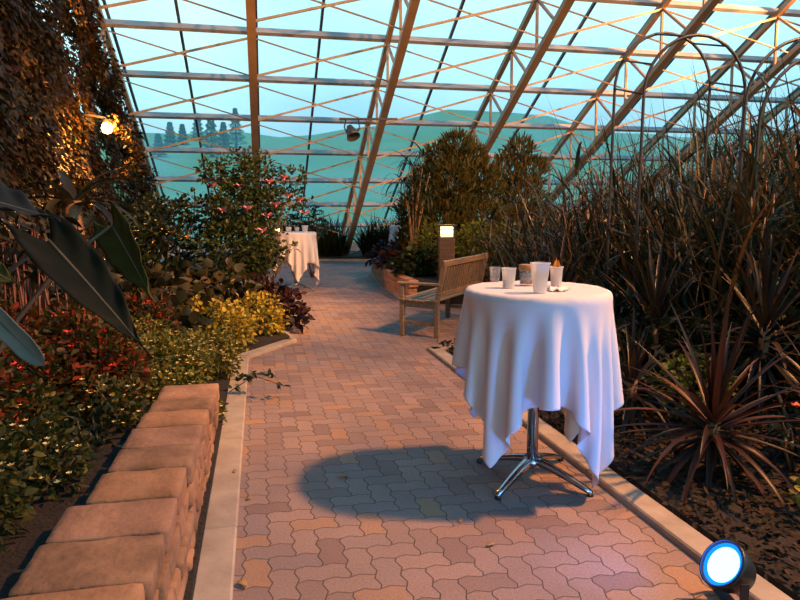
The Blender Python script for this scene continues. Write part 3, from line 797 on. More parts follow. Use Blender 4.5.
w = bpy.data.worlds.new('world'); SC.world = w; w.use_nodes = True; nt = w.node_tree; nt.nodes.clear()
ow = nt.nodes.new('ShaderNodeOutputWorld'); bg = nt.nodes.new('ShaderNodeBackground'); nt.links.new(bg.outputs[0], ow.inputs[0])
tc = nt.nodes.new('ShaderNodeTexCoord'); sp = nt.nodes.new('ShaderNodeSeparateXYZ'); nt.links.new(tc.outputs['Generated'], sp.inputs[0])
r = ramp(nt, [(0, (.24, .48, .54)), (.10, (.42, .78, .92)), (.20, (.68, 1.2, 1.32)), (.32, (.95, 1.45, 1.45)), (.5, (.14, .56, .86)), (1, (.04, .42, .86))]); nt.links.new(sp.outputs[2], r.inputs[0])
n = nt.nodes.new('ShaderNodeTexNoise'); n.inputs['Scale'].default_value = 3; n.inputs['Detail'].default_value = 5; nt.links.new(tc.outputs['Generated'], n.inputs['Vector'])
r2 = ramp(nt, [(.35, (.85, .88, .92)), (.7, (1.12, 1.08, 1.04))]); nt.links.new(n.outputs['Fac'], r2.inputs[0])
mx = nt.nodes.new('ShaderNodeMixRGB'); mx.blend_type = 'MULTIPLY'; mx.inputs[0].default_value = 1; nt.links.new(r.outputs[0], mx.inputs[1]); nt.links.new(r2.outputs[0], mx.inputs[2])
nt.links.new(mx.outputs[0], bg.inputs[0]); bg.inputs[1].default_value = 1.0

# ground outside: lawn rising to a green bank
nx, ny = 60, 50
xs = np.linspace(-130, 170, nx); ys = 23+np.linspace(0, 1, ny)**1.7*170
X, Y = np.meshgrid(xs, ys, indexing='ij')
D = np.clip((Y-26)/75, 0, 1); Z = -.3+D**1.1*(13.5+2.0*np.sin(X*.05+1)+1.2*np.sin(X*.13))+.3*np.sin(X*.4+Y*.3)*D
i = np.arange(nx*ny).reshape(nx, ny); f = np.stack([i[:-1, :-1], i[1:, :-1], i[1:, 1:], i[:-1, 1:]], -1).reshape(-1, 4)
tag(fastmesh('lawn', np.stack([X, Y, Z], -1).reshape(-1, 3), f, pbr('grass_bank', (.26, .38, .08), (.52, .58, .28), .95, scale=.035, detail=7)), kind='structure')
b = MB(); b.add([(-60, -60, -.35), (80, -60, -.35), (80, 24, -.35), (-60, 24, -.35)], [(0, 1, 2, 3)]); tag(b.build('ground', pbr('outside_ground', (.05, .08, .05), (.08, .10, .06), .95)), kind='structure')
cf = leafmat('hazed_conifer_leaf', [(.20, .36, .25), (.26, .42, .28)], .7, .1)  # distance haze is painted in as a paler leaf colour
for k in range(7):
    px = [164, 176, 188, 203, 216, 228, 240, 300, 318, 392, 410, 432, 455, 560, 590, 610][k]
    Y_ = 70+6*(k % 4)
    x = (px-400)/F*Y_; z0 = -.3+np.clip((Y_-26)/75, 0, 1)**1.1*13.5-1
    hgt = [2.2, 3.0, 2.4, 3.4, 4.2, 3.0, 4.3, 4, 5, 4, 5, 4.4, 5, 3.5, 4, 3][k]
    t = thing('distant_tree', (x, Y_, z0), 'far blurred conifer on the green bank outside the glass', 'tree', 'distant conifers outside the glass')
    n_ = 2200; u = rng.random(n_)**1.1; a = rng.random(n_)*6.283; rr = (1-u)*hgt*.24*(1+.4*np.sin(u*40+k))*rng.uniform(.5, 1, n_)+.05
    P = np.stack([rr*np.cos(a), rr*np.sin(a), 1+u*hgt], -1); d_ = np.stack([np.cos(a), np.sin(a), -.2+0*a], -1)
    V, q, tr = leaves(P, d_, d_*.3+ZZ, .25, .13, .2); tri_quad_mesh('foliage', V, q, tr, cf, t)
    b = MB(); b.tube([(0, 0, -1), (0, 0, hgt*.9)], [.25, .05], 6); b.build('trunk', M['stem'], t)

exec_plants = True

# ------------------------------------------------------------------ plants
LM = {
 'dark': leafmat('dark_leaf', [(.008, .014, .006), (.018, .028, .008), (.026, .034, .01), (.012, .018, .01)], .4, .2),
 'mid': leafmat('mid_green_leaf', [(.022, .038, .01), (.04, .06, .014), (.06, .07, .016), (.018, .03, .01)], .45, .3),
 'coleus': leafmat('mixed_coleus_leaf', [(.05, .02, .006), (.03, .04, .008), (.20, .022, .006), (.06, .065, .012), (.04, .05, .01), (.34, .035, .008), (.03, .03, .008), (.10, .055, .01), (.025, .035, .008)], .5, .3),
 'lantana': leafmat('olive_leaf', [(.06, .07, .01), (.14, .13, .015), (.04, .045, .008), (.34, .28, .04), (.09, .09, .015), (.22, .18, .025)], .5, .3),
 'olive': leafmat('dark_olive_leaf', [(.03, .035, .006), (.05, .05, .008), (.018, .024, .005), (.12, .10, .015), (.03, .04, .008), (.02, .025, .006), (.20, .16, .025)], .5, .3),
 'yellow': leafmat('yellow_leaf', [(.40, .29, .035), (.58, .42, .05), (.10, .12, .02), (.48, .30, .03), (.16, .16, .02)], .5, .3),
 'purple': leafmat('purple_leaf', [(.025, .008, .012), (.04, .012, .012), (.012, .008, .01), (.06, .02, .012)], .4, .2),
 'broad': leafmat('broad_dull_leaf', [(.018, .02, .008), (.045, .038, .014), (.09, .06, .022), (.01, .01, .006), (.03, .026, .01)], .4, .2),
 'thuja': leafmat('feathery_needle', [(.03, .042, .01), (.07, .05, .012), (.018, .032, .01), (.12, .065, .015), (.045, .055, .012), (.02, .035, .012)], .6, .35),
 'lime': leafmat('lime_leaf', [(.07, .09, .012), (.13, .15, .018), (.04, .055, .01)], .5, .4),
 'reed': leafmat('reed_blade', [(.012, .022, .012), (.02, .03, .014), (.04, .026, .01), (.010, .014, .009), (.09, .045, .015), (.014, .030, .02), (.022, .032, .018), (.008, .014, .010), (.03, .04, .025)], .42, .2),
 'cord': leafmat('bronze_strap_leaf', [(.04, .014, .010), (.02, .026, .026), (.08, .026, .012), (.03, .012, .014), (.17, .06, .025), (.05, .02, .022)], .4, .15),
 'cordg': leafmat('grey_strap_leaf', [(.018, .02, .015), (.04, .03, .018), (.024, .015, .014), (.06, .04, .026)], .4, .15),
}
pink = pbr('pink_petal', (.75, .22, .32), (.85, .35, .42), .5); cream = pbr('cream_petal', (.80, .52, .14), (.88, .70, .32), .5)
redm = pbr('red_petal', (.65, .03, .015), (.8, .06, .02), .5); white = pbr('white_petal', (.85, .8, .75), (.9, .86, .8), .5); orange = pbr('orange_petal', (.8, .25, .04), (.85, .4, .08), .5)

def on_blobs(blobs, n, r, m, front=True):
    out = []
    while len(out) < n:
        c, rr = blobs[rng.integers(len(blobs))]; rr = np.array(rr if hasattr(rr, '__len__') else (rr,)*3)
        d = nrm(rng.normal(size=3)); 
        if front: d[1] = -abs(d[1])
        d[2] = abs(d[2])*.8
        out.append((np.array(c)+nrm(d)*rr*1.03, r*rng.uniform(.8, 1.25), m))
    return out

# big pink-flowered shrub
bl_ = pxblobs([(255, 178, 9.6, .36), (235, 172, 9.6, .28), (250, 205, 9.4, .50), (235, 212, 9.4, .42), (215, 176, 9.5, .17), (267, 206, 9.6, .26), (296, 200, 9.7, .12), (292, 180, 9.7, .20), (240, 242, 9.2, .54), (256, 252, 9.2, .34), (230, 255, 9.0, .50), (276, 252, 9.0, .14), (291, 248, 9.0, .06), (205, 168, 9.5, .12)])
fl = [(W(px, py, d), .10, pink) for px, py, d in [(284, 179, 9.45), (269, 183, 9.2), (247, 210, 8.9), (276, 206, 9.1), (213, 187, 9.3), (268, 217, 9.0), (300, 201, 9.4), (288, 197, 9.3), (240, 188, 9.1), (222, 212, 8.9), (262, 232, 8.6), (305, 214, 9.4)]]
shrub('flowering_shrub', 'large dark green shrub with scattered pink flowers left of the path', 'shrub', bl_, LM['mid'], .08, .042, 360, base=(W(255, 290, 9.3)[0], 9.3, .06), flowers=fl)
bl_ = pxblobs([(172, 232, 9.3, .50), (195, 215, 9.6, .36), (160, 250, 9.0, .45), (150, 215, 9.8, .30)])
shrub('green_shrub', 'rounded dark green shrub between the ivy wall and the pink-flowered shrub', 'shrub', bl_, LM['dark'], .09, .05, 230, base=(W(172, 290, 9.3)[0], 9.3, .06),
      flowers=[(W(*p), .06, orange) for p in [(172, 233, 8.75), (187, 238, 8.8), (202, 245, 8.8)]])
# broad dull leaves mid left
BD = [((-3.05, 6.5), 'broad-leaved dark plant nearest the hanging big leaves'), ((-2.55, 7.1), 'broad-leaved dark plant behind the yellow coleus plants'), ((-3.5, 7.5), 'broad-leaved dark plant at the foot of the ivy wall'),
      ((-2.9, 8.1), 'broad-leaved dark plant under the rounded dark green shrub'), ((-2.25, 8.0), 'broad-leaved dark plant at the foot of the pink-flowered shrub'), ((-2.5, 6.2), 'broad-leaved dark plant above the red coleus')]
for (x, y), lab in BD:
    bl_ = [((x+rng.normal()*.12, y+rng.normal()*.12, .38+rng.random()*.12), (.42, .42, .30)), ((x+.25, y-.1, .32), (.3, .3, .24)), ((x-.28, y+.1, .5), (.3, .3, .25))]
    shrub('broadleaf_plant', lab, 'plant', bl_, LM['broad'], .19, .11, 75, base=(x, y, .05), jit=.7, up=.15, droop=.35)
# yellow coleus
for x, y, s, lab in ((-1.80, 6.75, .22, 'bright yellow-leaved plant beside the bend of the left kerb'), (-1.62, 7.35, .26, 'bright yellow-leaved plant next to the dark purple plants'), (-2.15, 7.0, .22, 'bright yellow-leaved plant, farthest left of the yellow three')):
    bl_ = [((x, y, .26), (s*1.1, s*1.1, s)), ((x+.12, y-.08, .2), (s*.7,)*3), ((x-.1, y+.1, .34), (s*.7,)*3)]
    shrub('yellow_coleus', lab, 'plant', bl_, LM['yellow'], .06, .04, 520, base=(x, y, .05), flowers=on_blobs(bl_, 5, .02, cream))
for x, y, lab in ((-1.42, 7.95, 'dark purple-leaved plant spilling toward the path beneath the left table'), (-1.72, 8.45, 'dark purple-leaved plant behind the yellow coleus, close to the left table')):
    bl_ = [((x, y, .24), (.28, .25, .24)), ((x+.12, y-.2, .14), (.2, .2, .15)), ((x-.15, y, .4), (.2, .2, .2))]
    shrub('purple_coleus', lab, 'plant', bl_, LM['purple'], .11, .07, 230, base=(x, y, .05))
# lantana with cream flowers
LN = [((-1.72, 4.75), .27, .30, 'olive plant dotted with cream flowers just beyond the stone wall'), ((-1.62, 5.45), .24, .24, 'cream-flowered plant beside the kerb, in front of the yellow coleus'), ((-2.15, 5.3), .27, .34, 'cream-flowered plant behind the one at the stone wall end'),
      ((-1.55, 4.3), .20, .22, 'small cream-flowered plant hugging the end of the stone wall'), ((-1.56, 2.66), .19, .40, 'yellow-green plant against the near part of the stone wall'), ((-1.62, 2.25), .24, .45, 'yellow-green flowering plant in the lower left corner'), ((-1.85, 3.0), .22, .45, 'yellow-green plant behind the lower left corner plant'),
      ((-1.62, 3.5), .18, .38, 'low cream-flowered plant beside the middle of the stone wall'), ((-1.62, 1.98), .2, .42, 'dark olive plant cut off by the bottom left corner'), ((-2.0, 4.55), .24, .36, 'cream-flowered plant between the stone wall end and the red coleus'), ((-1.72, 5.1), .22, .30, 'cream-flowered plant in the centre of the flowering group past the stone wall'), ((-1.27, 4.2), .10, .12, 'tiny flowering tuft squeezed between the stone wall end and the kerb')]
for k, ((x, y), s, z, lab) in enumerate(LN):
    bl_ = [((x, y, z), (s, s, s*.85)), ((x+s*.5, y-s*.3, z-.05), (s*.6,)*3), ((x-s*.6, y+s*.3, z+.05), (s*.65,)*3), ((x+s*.1, y+s*.6, z+.03), (s*.6,)*3)]
    shrub('flowering_plant', lab, 'plant', bl_, LM['olive' if k in (4, 5, 6, 7, 8) else 'lantana'], .045, .024, 900, base=(x, y, .27 if y < 4.2 else .05), flowers=on_blobs(bl_, 80 if k in (0, 1, 2, 9, 10) else 30, .014, cream))
# small shoot over the kerb
o = np.array([-1.25, 4.95, .05]); t = thing('leafy_shoot', o, 'small green shoot lying over the left kerb onto the path', 'plant')
P = []; Dd = []
for k in range(46):
    u = k/45; P.append(np.array([-.08+.42*u, .02*sin(u*7), .03+.12*sin(u*3.1)])+rng.normal(size=3)*.012); Dd.append(rng.normal(size=3)+[.8, 0, .3])
V, q, tr = leaves(np.array(P), np.array(Dd), rng.normal(size=(46, 3))*.4+ZZ, .06, .03, .1); tri_quad_mesh('foliage', V, q, tr, LM['mid'], t)
b = MB(); b.tube([(-.1, 0, 0), (.1, .01, .13), (.34, .01, .05)], .004, 5); b.build('stem', M['stem'], t)
# red coleus mass
RC = [((-2.15, 3.55), 'red and green coleus nearest the lower left edge'), ((-2.05, 4.15), 'red coleus in the middle of the left bed'), ((-2.6, 4.3), 'red coleus below the pale drooping leaf'), ((-2.55, 5.0), 'red coleus below the tip of the biggest hanging leaf'), ((-3.1, 5.1), 'red coleus among the thin red canes'),
      ((-2.15, 2.9), 'red-flecked coleus at the left edge above the yellow-green plant'), ((-2.9, 5.8), 'red coleus in front of the broad dark leaves'), ((-1.98, 3.98), 'red coleus touching the cream-flowered plants'), ((-2.4, 5.75), 'red coleus tuft farthest right in the red drift')]
for (x, y), lab in RC:
    z = .62 if y < 4.5 else .52
    bl_ = [((x+rng.normal()*.07, y, z), (.28, .28, .22)), ((x-.2, y+.12, z-.08), (.24, .24, .2)), ((x+.2, y-.1, z-.12), (.22, .22, .2)), ((x, y, z-.25), (.3, .3, .2))]
    shrub('red_coleus', lab, 'plant', bl_, LM['coleus'], .058, .03, 700, base=(x, y, .27 if y < 4.2 else .05), flowers=on_blobs(bl_[:3], 12, .026, redm))
bl_ = [((-1.55, 3.05, .34), (.13, .2, .09)), ((-1.62, 3.25, .36), (.15, .2, .12))]
shrub('creeping_plant', 'low dark creeping plant in the gap behind the stone wall caps', 'plant', bl_, LM['dark'], .05, .03, 380, base=(-1.58, 3.15, .27))
# thin red canes
t = thing('red_stemmed_plant', (-2.75, 4.7, .05), 'clump of thin upright reddish stems behind the big hanging leaves', 'plant')
rcm = pbr('red_cane', (.09, .02, .012), (.16, .04, .02), .5)
for k in range(34):
    b = MB(); x, y = rng.uniform(-.45, .45), rng.uniform(-.4, .4); b.tube([(x, y, 0), (x+rng.normal()*.02, y, .6), (x+rng.normal()*.05, y+rng.normal()*.05, rng.uniform(1.0, 1.35))], [.011, .010, .006], 6); b.build('stem', rcm, t)
P = rng.uniform(-1, 1, (260, 3))*[.5, .45, .2]+[0, 0, 1.2]
V, q, tr = leaves(P, rng.normal(size=(260, 3))+[0, 0, -.5], rng.normal(size=(260, 3))*.4+ZZ, .13, .05, .3); tri_quad_mesh('foliage', V, q, tr, LM['broad'], t)
# trunk lit orange
q_ = W(77, 250, 5.6)
t = thing('palm_trunk', (q_[0], q_[1], .05), 'stout orange-lit trunk standing behind the big hanging leaves', 'tree trunk')
b = MB(); b.tube([(0, 0, 0), (.01, 0, .5), (.0, 0, .9), (-.01, 0, 1.5)], [.12, .10, .085, .07], 14); b.build('trunk', pbr('trunk_bark', (.28, .12, .05), (.42, .2, .08), .8, scale=9, bump=.6), t)
V, q = blades(np.tile([0, 0, 1.45], (16, 1)), rng.random(16)*6.28, rng.uniform(.2, 1.1, 16), rng.uniform(.5, .8, 16), np.full(16, .10), rng.uniform(1.2, 2.2, 16), 8, .3, across=3)
tri_quad_mesh('frond', V, q, NOT, LM['broad'], t)

# elephant-ear plant with huge leaves, front left
def big_leaf(parent, org, A, B, width, roll, mat, droop=.05, heart=.22, stalk=None, cup_=.12, blunt=0):
    A = np.array(A)-org; B = np.array(B)-org; d = B-A; L = np.linalg.norm(d); d /= L
    tocam = nrm(CAM-(A+org)); s = nrm(np.cross(d, tocam)); n = np.cross(s, d)
    s2 = s*cos(roll)+n*sin(roll); n2 = np.cross(s2, d)
    if n2@tocam < 0 and abs(roll) < 1.5: n2 = -n2
    nu, nv = 22, 13; vs = []
    for i in range(nu):
        u = i/(nu-1)
        for j in range(nv):
            v = (j-(nv-1)/2)/((nv-1)/2)
            wv = (sin(pi*min(1, (u+.13)/1.0)**.72)**.85 if u < .87 else sin(pi*min(1, (u+.13))**.72)**.85) if u+.13 < 1 else 0
            if blunt: wv = min(1, (u*4+.5))*sqrt(max(0, 1-max(0, (u-.72)/.28)**2.5))
            uu = u-heart*abs(v)**1.6*(1-u)**2.2
            p = A+d*(L*uu)+s2*(width/2*wv*v)+n2*(cup_*width*wv*v*v*(1 if 1 else 0)+.012*sin(u*26+abs(v)*4)*abs(v)*width*3)-ZZ*(droop*uu*uu)
            vs.append(p)
    f = [(i*nv+j, i*nv+j+1, (i+1)*nv+j+1, (i+1)*nv+j) for i in range(nu-1) for j in range(nv-1)]
    b = MB(); b.add(vs, f, True); lf = b.build('leaf', mat, parent)
    m = lf.modifiers.new('t', 'SOLIDIFY'); m.thickness = .0025
    b = MB(); mid = (nv-1)//2; b.tube([vs[i*nv+mid]-n2*.002 for i in range(0, nu, 3)], [.006*(1-i/nu)+.0015 for i in range(0, nu, 3)], 6); b.build('midrib', M['rib'], lf)
    if stalk is not None:
        S = np.array(stalk)-org; b = MB(); mpt = (A+S)/2+np.array([0, 0, .18]); b.tube([S, (S+mpt)/2+np.array([0, 0, .06]), mpt, (mpt+A)/2+np.array([0, 0, .05]), A], [.016, .013, .011, .009, .007], 8); b.build('leaf_stalk', M['stalk'], parent)
M['rib'] = pbr('pale_rib', (.07, .055, .03), (.10, .08, .045), .5); M['stalk'] = pbr('leaf_stalk', (.10, .06, .03), (.16, .10, .05), .5)
def bigmat(n_, a, b_): 
    m = pbr(n_, a, b_, .6, spec=.15, scale=5, bump=.25, bscale=9); return m
G1 = bigmat('shaded_big_leaf', (.005, .006, .002), (.010, .010, .003)); G2 = bigmat('olive_big_leaf', (.04, .038, .008), (.06, .055, .012)); G3 = bigmat('skylit_big_leaf', (.09, .10, .085), (.17, .17, .14)); G4 = bigmat('dark_blue_green_leaf', (.008, .011, .012), (.016, .02, .02))  # shaded underside and pale skylight are painted into two of these leaf colours
eo = np.array([-1.95, 2.35, .28]); ee = thing('elephant_ear', eo, 'huge-leaved plant with drooping heart-shaped leaves at the left edge', 'plant')
st = eo+[0, 0, .02]
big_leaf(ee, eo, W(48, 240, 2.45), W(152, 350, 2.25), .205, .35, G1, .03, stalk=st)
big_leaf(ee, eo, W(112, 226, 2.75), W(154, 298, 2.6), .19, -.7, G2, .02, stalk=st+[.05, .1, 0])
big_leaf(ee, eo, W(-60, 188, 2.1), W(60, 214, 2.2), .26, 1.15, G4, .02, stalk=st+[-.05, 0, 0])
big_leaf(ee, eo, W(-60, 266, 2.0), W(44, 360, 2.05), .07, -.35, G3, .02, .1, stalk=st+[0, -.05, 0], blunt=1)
big_leaf(ee, eo, W(-30, 262, 2.2), W(20, 282, 2.2), .10, .3, G2, .01, .1, stalk=st+[0, .05, 0])

# ---- far end
for k, (px, d_) in enumerate(((322, 19.2), (336, 19.3), (370, 19.3), (383, 19.2), (397, 19.4), (412, 19.2), (308, 18.9), (294, 19.0), (280, 18.9), (430, 19.3))):
    o = np.array([(px-400)/F*d_, d_, .1]); n_ = 260
    t = thing('ornamental_grass', o, 'dark wispy grass clump at the far end of the path', 'grass', 'dark grasses at the far end of the path')
    V, q = blades(rng.uniform(-.22, .22, (n_, 3))*[1, 1, 0], rng.random(n_)*6.28, rng.uniform(.9, 1.55, n_), rng.uniform(.6, 1.45, n_), rng.uniform(.025, .055, n_), rng.uniform(.3, 1.6, n_), 5)
    tri_quad_mesh('foliage', V, q, NOT, LM['dark'], t)
bl_ = pxblobs([(305, 215, 14, .35), (315, 226, 14.2, .3), (295, 228, 14, .3)])
shrub('dark_shrub', 'small dark shrub beyond the left table', 'shrub', bl_, LM['dark'], .1, .05, 130, base=(-1.9, 14.1, .0))
# groundcover over the brick edging
for x, y, lab in ((-.15, 13.9, 'dark leafy groundcover at the far corner of the brick edging'), (.05, 12.6, 'dark leafy groundcover in the middle of the brick edging'), (.35, 11.3, 'dark leafy groundcover spilling over the brick edging near the bench'), (.55, 12.4, 'dark leafy groundcover in front of the evergreen tree')):
    bl_ = [((x, y, .50), (.48, .5, .24)), ((x-.25, y-.2, .44), (.28, .3, .2)), ((x+.3, y+.2, .6), (.35, .35, .25))]
    shrub('groundcover_plant', lab, 'plant', bl_, LM['purple' if x < .2 else 'dark'], .12, .08, 170, base=(x, y, .34))
# evergreens
def evergreen(blobs, lab, x, y, dens):
    return shrub('evergreen_tree', lab, 'tree', blobs, LM['thuja'], .17, .028, dens, base=(x, y, .34), up=1.1, jit=.8, droop=.12, nst=4)
evergreen(pxblobs([(456, 148, 12.9, .30), (441, 160, 12.9, .30), (472, 158, 13, .28), (428, 185, 12.9, .36), (452, 185, 12.8, .52), (480, 182, 13, .42), (415, 212, 12.9, .36), (445, 225, 12.8, .62), (482, 222, 12.9, .50), (418, 240, 12.9, .4), (462, 250, 12.8, .6)]), 'tall feathery evergreen tree behind the bollard light', .95, 12.9, 620)
evergreen(pxblobs([(520, 152, 13.4, .26), (508, 172, 13.4, .34), (532, 172, 13.4, .30), (520, 200, 13.4, .5), (508, 235, 13.3, .5), (538, 225, 13.4, .4)]), 'second feathery evergreen tree standing right beside the bigger one', 2.35, 13.4, 560)
# lime shrubs around the bollard
for px, d_, z, lab in ((425, 11.2, .75, 'lime green shrub left of the bollard light'), (470, 11.0, .85, 'lime green shrub right of the bollard light'), (505, 10.9, .78, 'lime green shrub farther right of the bollard, above the bench back')):
    x = (px-400)/F*d_; bl_ = [((x, d_, z), (.32, .3, .38)), ((x+.12, d_-.15, z+.25), (.2, .2, .25)), ((x-.1, d_, z-.2), (.35, .3, .2))]
    shrub('lime_shrub', lab, 'shrub', bl_, LM['lime'], .10, .05, 190, base=(x, d_, .34))
# drooping umbrella plant
t = thing('drooping_plant', (.25, 11.9, .34), 'tall plant with thin dark drooping leaves in front of the farthest table', 'plant')
b = MB(); tips = []
for px, py in ((412, 166), (424, 156), (418, 184), (408, 200), (430, 172), (418, 214), (403, 182), (426, 196)):
    e = W(px, py, 11.9)-np.array([.25, 11.9, .34]); tips.append(e); b.tube([(0, 0, 0), e*[.4, .4, .6], e], [.018, .014, .008], 6)
b.build('stem', M['stem'], t)
bs = np.concatenate([np.tile(e, (26, 1)) for e in tips]); n_ = len(bs)
V, q = blades(bs, rng.random(n_)*6.28, rng.uniform(.0, .9, n_), rng.uniform(.4, .8, n_), rng.uniform(.022, .04, n_), rng.uniform(1.2, 2.4, n_), 7); tri_quad_mesh('foliage', V, q, NOT, LM['dark'], t)

# ---- tall reeds on the right
def reeds(o, h, n_, spread, lab='tall bronze and dark green reed clump in the dense stand behind the near table', group='tall reeds in the right-hand bed', mat='reed', wd=(.014, .05), lean=0.0):
    o = np.array([*o, .05]); t = thing('tall_reed', o, lab, 'reed', group)
    base = rng.normal(size=(n_, 3))*[spread*.5, spread*.5, 0]; 
    az = rng.random(n_)*6.283; L_ = h*rng.uniform(.4, 1.3, n_)
    V, q = blades(base, az, rng.uniform(.85, 1.56, n_), L_, rng.uniform(*wd, n_), rng.uniform(.1, 2.6, n_)*rng.random(n_), 9)
    tri_quad_mesh('foliage', V, q, NOT, LM[mat], t)
    # leaves springing off the canes
    b = MB(); P = []
    for k in range(max(5, n_//20)):
        x, y = rng.normal(size=2)*spread*.5; tx, ty = x+rng.normal()*.15, y+rng.normal()*.12; hh = h*rng.uniform(.6, .95)
        b.tube([(x, y, 0), ((x+tx)/2, (y+ty)/2, hh*.55), (tx, ty, hh)], [.012, .010, .005], 5)
        for j in range(13):
            u = .2+.8*j/13; P.append((x+(tx-x)*u, y+(ty-y)*u, hh*u))
    b.build('cane', pbr('cane', (.16, .08, .04), (.3, .15, .07), .5) if 'cane' not in M else M['cane'], t)
    P = np.array(P); m_ = len(P)
    V, q = blades(P, rng.random(m_)*6.283, rng.uniform(.3, 1.3, m_), h*rng.uniform(.18, .42, m_), rng.uniform(.025, .06, m_), rng.uniform(.6, 2.6, m_), 7); tri_quad_mesh('cane_leaves', V, q, NOT, LM[mat], t)
M['cane'] = pbr('cane', (.10, .045, .02), (.2, .09, .04), .5)
for x, y, h in ((1.9, 9.9, 1.6), (2.6, 9.3, 1.8), (3.4, 9.6, 2.0), (4.3, 9.7, 2.2), (5.3, 9.8, 2.3), (6.2, 9.9, 2.3), (2.2, 8.0, 1.5), (3.0, 7.9, 1.95), (3.7, 7.8, 2.15), (4.5, 7.8, 2.3), (5.2, 8.2, 2.4), (2.5, 6.6, 1.45), (3.3, 6.5, 2.0), (3.9, 6.4, 2.2), (4.5, 6.5, 2.35), (3.0, 5.4, 1.6), (3.7, 5.3, 2.1)):
    reeds((x, y), h+(.25 if x > 2.8 else .05), 190, .65)
for k in range(7):      # far reeds
    reeds((3.2+1.15*k, 12.3+.4*(k % 2)), 2.1, 130, .6, 'reed clump standing at the back of the right-hand bed near the glass', 'reeds at the back of the right-hand bed')
for x, y, lab in ((3.55, 5.0, 'clump of long straight dark strap leaves rising at the right edge of the reeds'), (2.95, 5.9, 'clump of long dark strap leaves crossing in front of the arched trellis'), (4.2, 6.1, 'clump of long dark strap leaves between the two arched trellises')):
    t = thing('strap_leaf_plant', (x, y, .03), lab, 'plant'); n_ = 46
    V, q = blades(rng.normal(size=(n_, 3))*[.12, .12, 0], rng.random(n_)*6.283, rng.uniform(1.05, 1.5, n_), rng.uniform(1.6, 2.95, n_), rng.uniform(.04, .075, n_), rng.uniform(.1, 1.5, n_), 12, .4, across=3)
    tri_quad_mesh('foliage', V, q, NOT, LM['reed'], t)
# low dark understorey
for x, y, lab in ((1.75, 7.0, 'dark bushy plant behind the bench and the near table'), (2.2, 5.9, 'dark bushy plant to the right behind the near table'), (3.0, 4.6, 'dark bushy plant behind the bronze cordyline'), (3.3, 3.9, 'dark bushy plant at the right edge behind the cordyline'), (2.0, 4.9, 'dark bushy plant at the foot of the reeds beside the near table')):
    bl_ = [((x, y, .35), (.42, .4, .35)), ((x+.3, y+.2, .3), (.3, .3, .28)), ((x-.2, y+.2, .5), (.3, .3, .3))]
    shrub('understorey_plant', lab, 'plant', bl_, LM['dark'], .11, .05, 170, base=(x, y, .05))
for x, y, z, s, m_, lab in ((2.35, 3.25, .2, .2, 'lime', 'small lime green plant at the right edge beside the red flower'), (2.0, 2.85, .12, .16, 'lantana', 'low yellow-green plant above the blue uplight'), (1.95, 4.2, .30, .24, 'lime', 'dull lime plant peeping out behind the bronze cordyline')):
    bl_ = [((x, y, z), (s, s, s*.8)), ((x+s*.6, y+s*.4, z), (s*.6,)*3)]
    shrub('low_plant', lab, 'plant', bl_, LM[m_], .06, .04, 420, base=(x, y, .05))
q_ = W(797, 407, 3.4); 
shrub('red_flower_plant', 'little plant with one vivid red flower at the right edge', 'plant', [((q_[0]+.03, q_[1]+.08, q_[2]-.14), (.1, .1, .12))], LM['dark'], .05, .03, 500, base=(q_[0]+.03, q_[1]+.05, .05), flowers=[(q_, .035, redm)])

def cordyline(o, h, L_, n_, lab, mat, wd=.045, stem_h=.25, spread=None):
    o = np.array(o, float); t = thing('cordyline', o, lab, 'plant')
    b = MB(); b.tube([(0, 0, 0), (0, 0, stem_h)], [.03, .035], 10); b.build('stem', M['stem'], t)
    k = np.arange(n_); az = k*2.39996; el = np.linspace(-.75, 1.5, n_)+rng.normal(size=n_)*.12
    base = np.stack([.02*np.cos(az), .02*np.sin(az), stem_h*(.55+.45*k/n_)], -1)
    V, q = blades(base, az, el, L_*rng.uniform(.7, 1.2, n_), wd*rng.uniform(.7, 1.1, n_), rng.uniform(.2, 1.2, n_)*(1.2-np.abs(el)/1.6), 10, .5, across=3)
    tri_quad_mesh('foliage', V, q, NOT, LM[mat], t); return t
cordyline((1.72, 3.42, .05), .9, .64, 74, 'spiky bronze-red cordyline rosette nearest the camera, right of the near table', 'cord', .042, .30)
cordyline((1.98, 4.95, .05), 1.0, .62, 60, 'spiky grey-green cordyline rosette directly right of the near tablecloth', 'cordg', .045, .62)
cordyline((2.55, 4.45, .05), 1.0, .7, 60, 'spiky cordyline rosette at the right edge above the bronze one', 'cordg', .045, .66)
cordyline((1.5, 6.1, .05), 1.0, .6, 50, 'dark cordyline rosette rising just behind the near tabletop', 'cordg', .045, .65)
cordyline((1.55, 4.2, .05), 1.0, .5, 44, 'dark cordyline rosette half hidden behind the near tablecloth', 'cordg', .036, .3)
cordyline((2.45, 3.6, .05), 1.0, .5, 44, 'bronze cordyline rosette cut off by the right edge of the picture', 'cord', .038, .4)

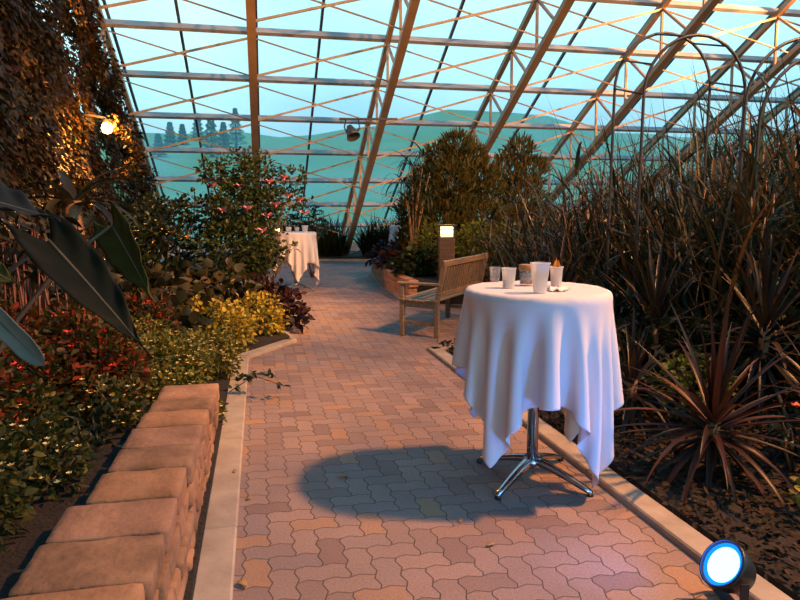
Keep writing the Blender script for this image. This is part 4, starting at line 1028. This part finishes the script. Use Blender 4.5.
# ---- arched hoops
def hoop_arch(fr, bk, lab, d1, d2):
    o = W((fr[0]+fr[1])/2, 300, d1); o[2] = .05
    t = thing('garden_arch', o, lab, 'garden arch')
    P = []
    for (l, r_, top, d_) in ((*fr, d1), (*bk, d2)):
        A = W(l, 150, d_); B = W(r_, 150, d_); T_ = W((l+r_)/2, top, d_)[2]; rad = np.linalg.norm(B[:2]-A[:2])/2
        c = (A+B)/2; dx = nrm(np.array([B[0]-A[0], B[1]-A[1], 0])); sp = T_-rad*1.12
        pts = [c-dx*rad+ZZ*(.05-c[2]), c-dx*rad+ZZ*(sp*.5-c[2]), c-dx*rad+ZZ*(sp-c[2])]
        pts += [c-dx*rad*cos(a)+ZZ*(sp+rad*1.12*sin(a)-c[2]) for a in np.linspace(.12, pi-.12, 15)]
        pts += [c+dx*rad+ZZ*(sp-c[2]), c+dx*rad+ZZ*(sp*.5-c[2]), c+dx*rad+ZZ*(.05-c[2])]
        pts = [p-o for p in pts]; P.append(pts)
        b = MB(); b.tube(pts, .014, 8); b.build('hoop', M['darkmetal'], t)
    for i in (2, 5, 9, 13, 17, 1, 18):
        b = MB(); b.tube([P[0][i], P[1][i]], .009, 6); b.build('crossbar', M['darkmetal'], t)
hoop_arch((612, 706, 33), (641, 741, 35), 'arched dark metal trellis rising out of the middle of the reeds', 6.3, 5.7)
hoop_arch((742, 856, 38), (757, 885, 52), 'arched dark metal trellis at the right edge of the picture', 5.6, 5.1)

# sandstone wall glimpsed through the reeds
t = thing('garden_wall', (5.2, 15.0, 0), 'sandstone garden wall glimpsed glowing orange through the reeds', 'wall')
b = MB(); b.bar((-2.6, 0, .72), (3.4, .6, .72), .3, 1.4); b.build('wall_face', M['stone'], t)
b = MB(); b.bar((-2.65, 0, 1.45), (3.45, .6, 1.45), .38, .08, bevel=.01); b.build('coping', M['stone'], t)

# mulch and litter
def mulch(name, lab, areas, n_, z, mat):
    P = []
    while len(P) < n_:
        a = areas[rng.integers(len(areas))]; x, y = rng.uniform(a[0], a[1]), rng.uniform(a[2], a[3])
        if x < rk(y)+KW+.02: continue
        P.append((x, y, z+rng.random()*.02))
    P = np.array(P); V, q, tr = leaves(P, rng.normal(size=(n_, 3))*[1, 1, .35], rng.normal(size=(n_, 3))*.4+ZZ, rng.uniform(.025, .07, n_), rng.uniform(.012, .03, n_), .02)
    return tag(tri_quad_mesh(name, V, q, tr, mat, None), lab, 'mulch', kind='stuff')
mulch('bark_mulch', 'brown bark mulch and dead leaves covering the right-hand bed', [(.9, 3.2, 1.6, 4.6), (.4, 2.6, 4.0, 7.0)], 11000, .032, leafmat('mulch_chip', [(.012, .010, .007), (.03, .02, .011), (.09, .045, .02), (.02, .014, .01)], .8, .05))
fl_m = leafmat('dry_leaf', [(.35, .20, .08), (.45, .28, .12)], .7, .1)
for px, py, s, lab in ((349, 476, .05, 'dry leaf lying inside the round table shadow'), (238, 581, .045, 'tan fallen leaf beside the left kerb at the bottom of the picture'), (234, 473, .03, 'small fallen leaf on the joint of the left kerb'), (494, 543, .035, 'small dry leaf on the pavers in front of the table base'), (246, 500, .03, 'small dry leaf on the pavers beside the left kerb'), (460, 523, .03, 'tiny dry leaf at the front edge of the round table shadow')):
    g_ = G(px, py, .004 if px > 240 else .008)
    if px == 234: g_ = G(px, py, .037)
    V, q, tr = leaves(np.zeros((1, 3)), np.array([[cos(px), sin(px), .12]]), np.array([[0, .1, 1.]]), s*1.5, s*.8, .02)
    o = tri_quad_mesh('fallen_leaf', V, q, tr, fl_m, None); o.location = g_; m = o.modifiers.new('t', 'SOLIDIFY'); m.thickness = .0012; tag(o, lab, 'leaf')
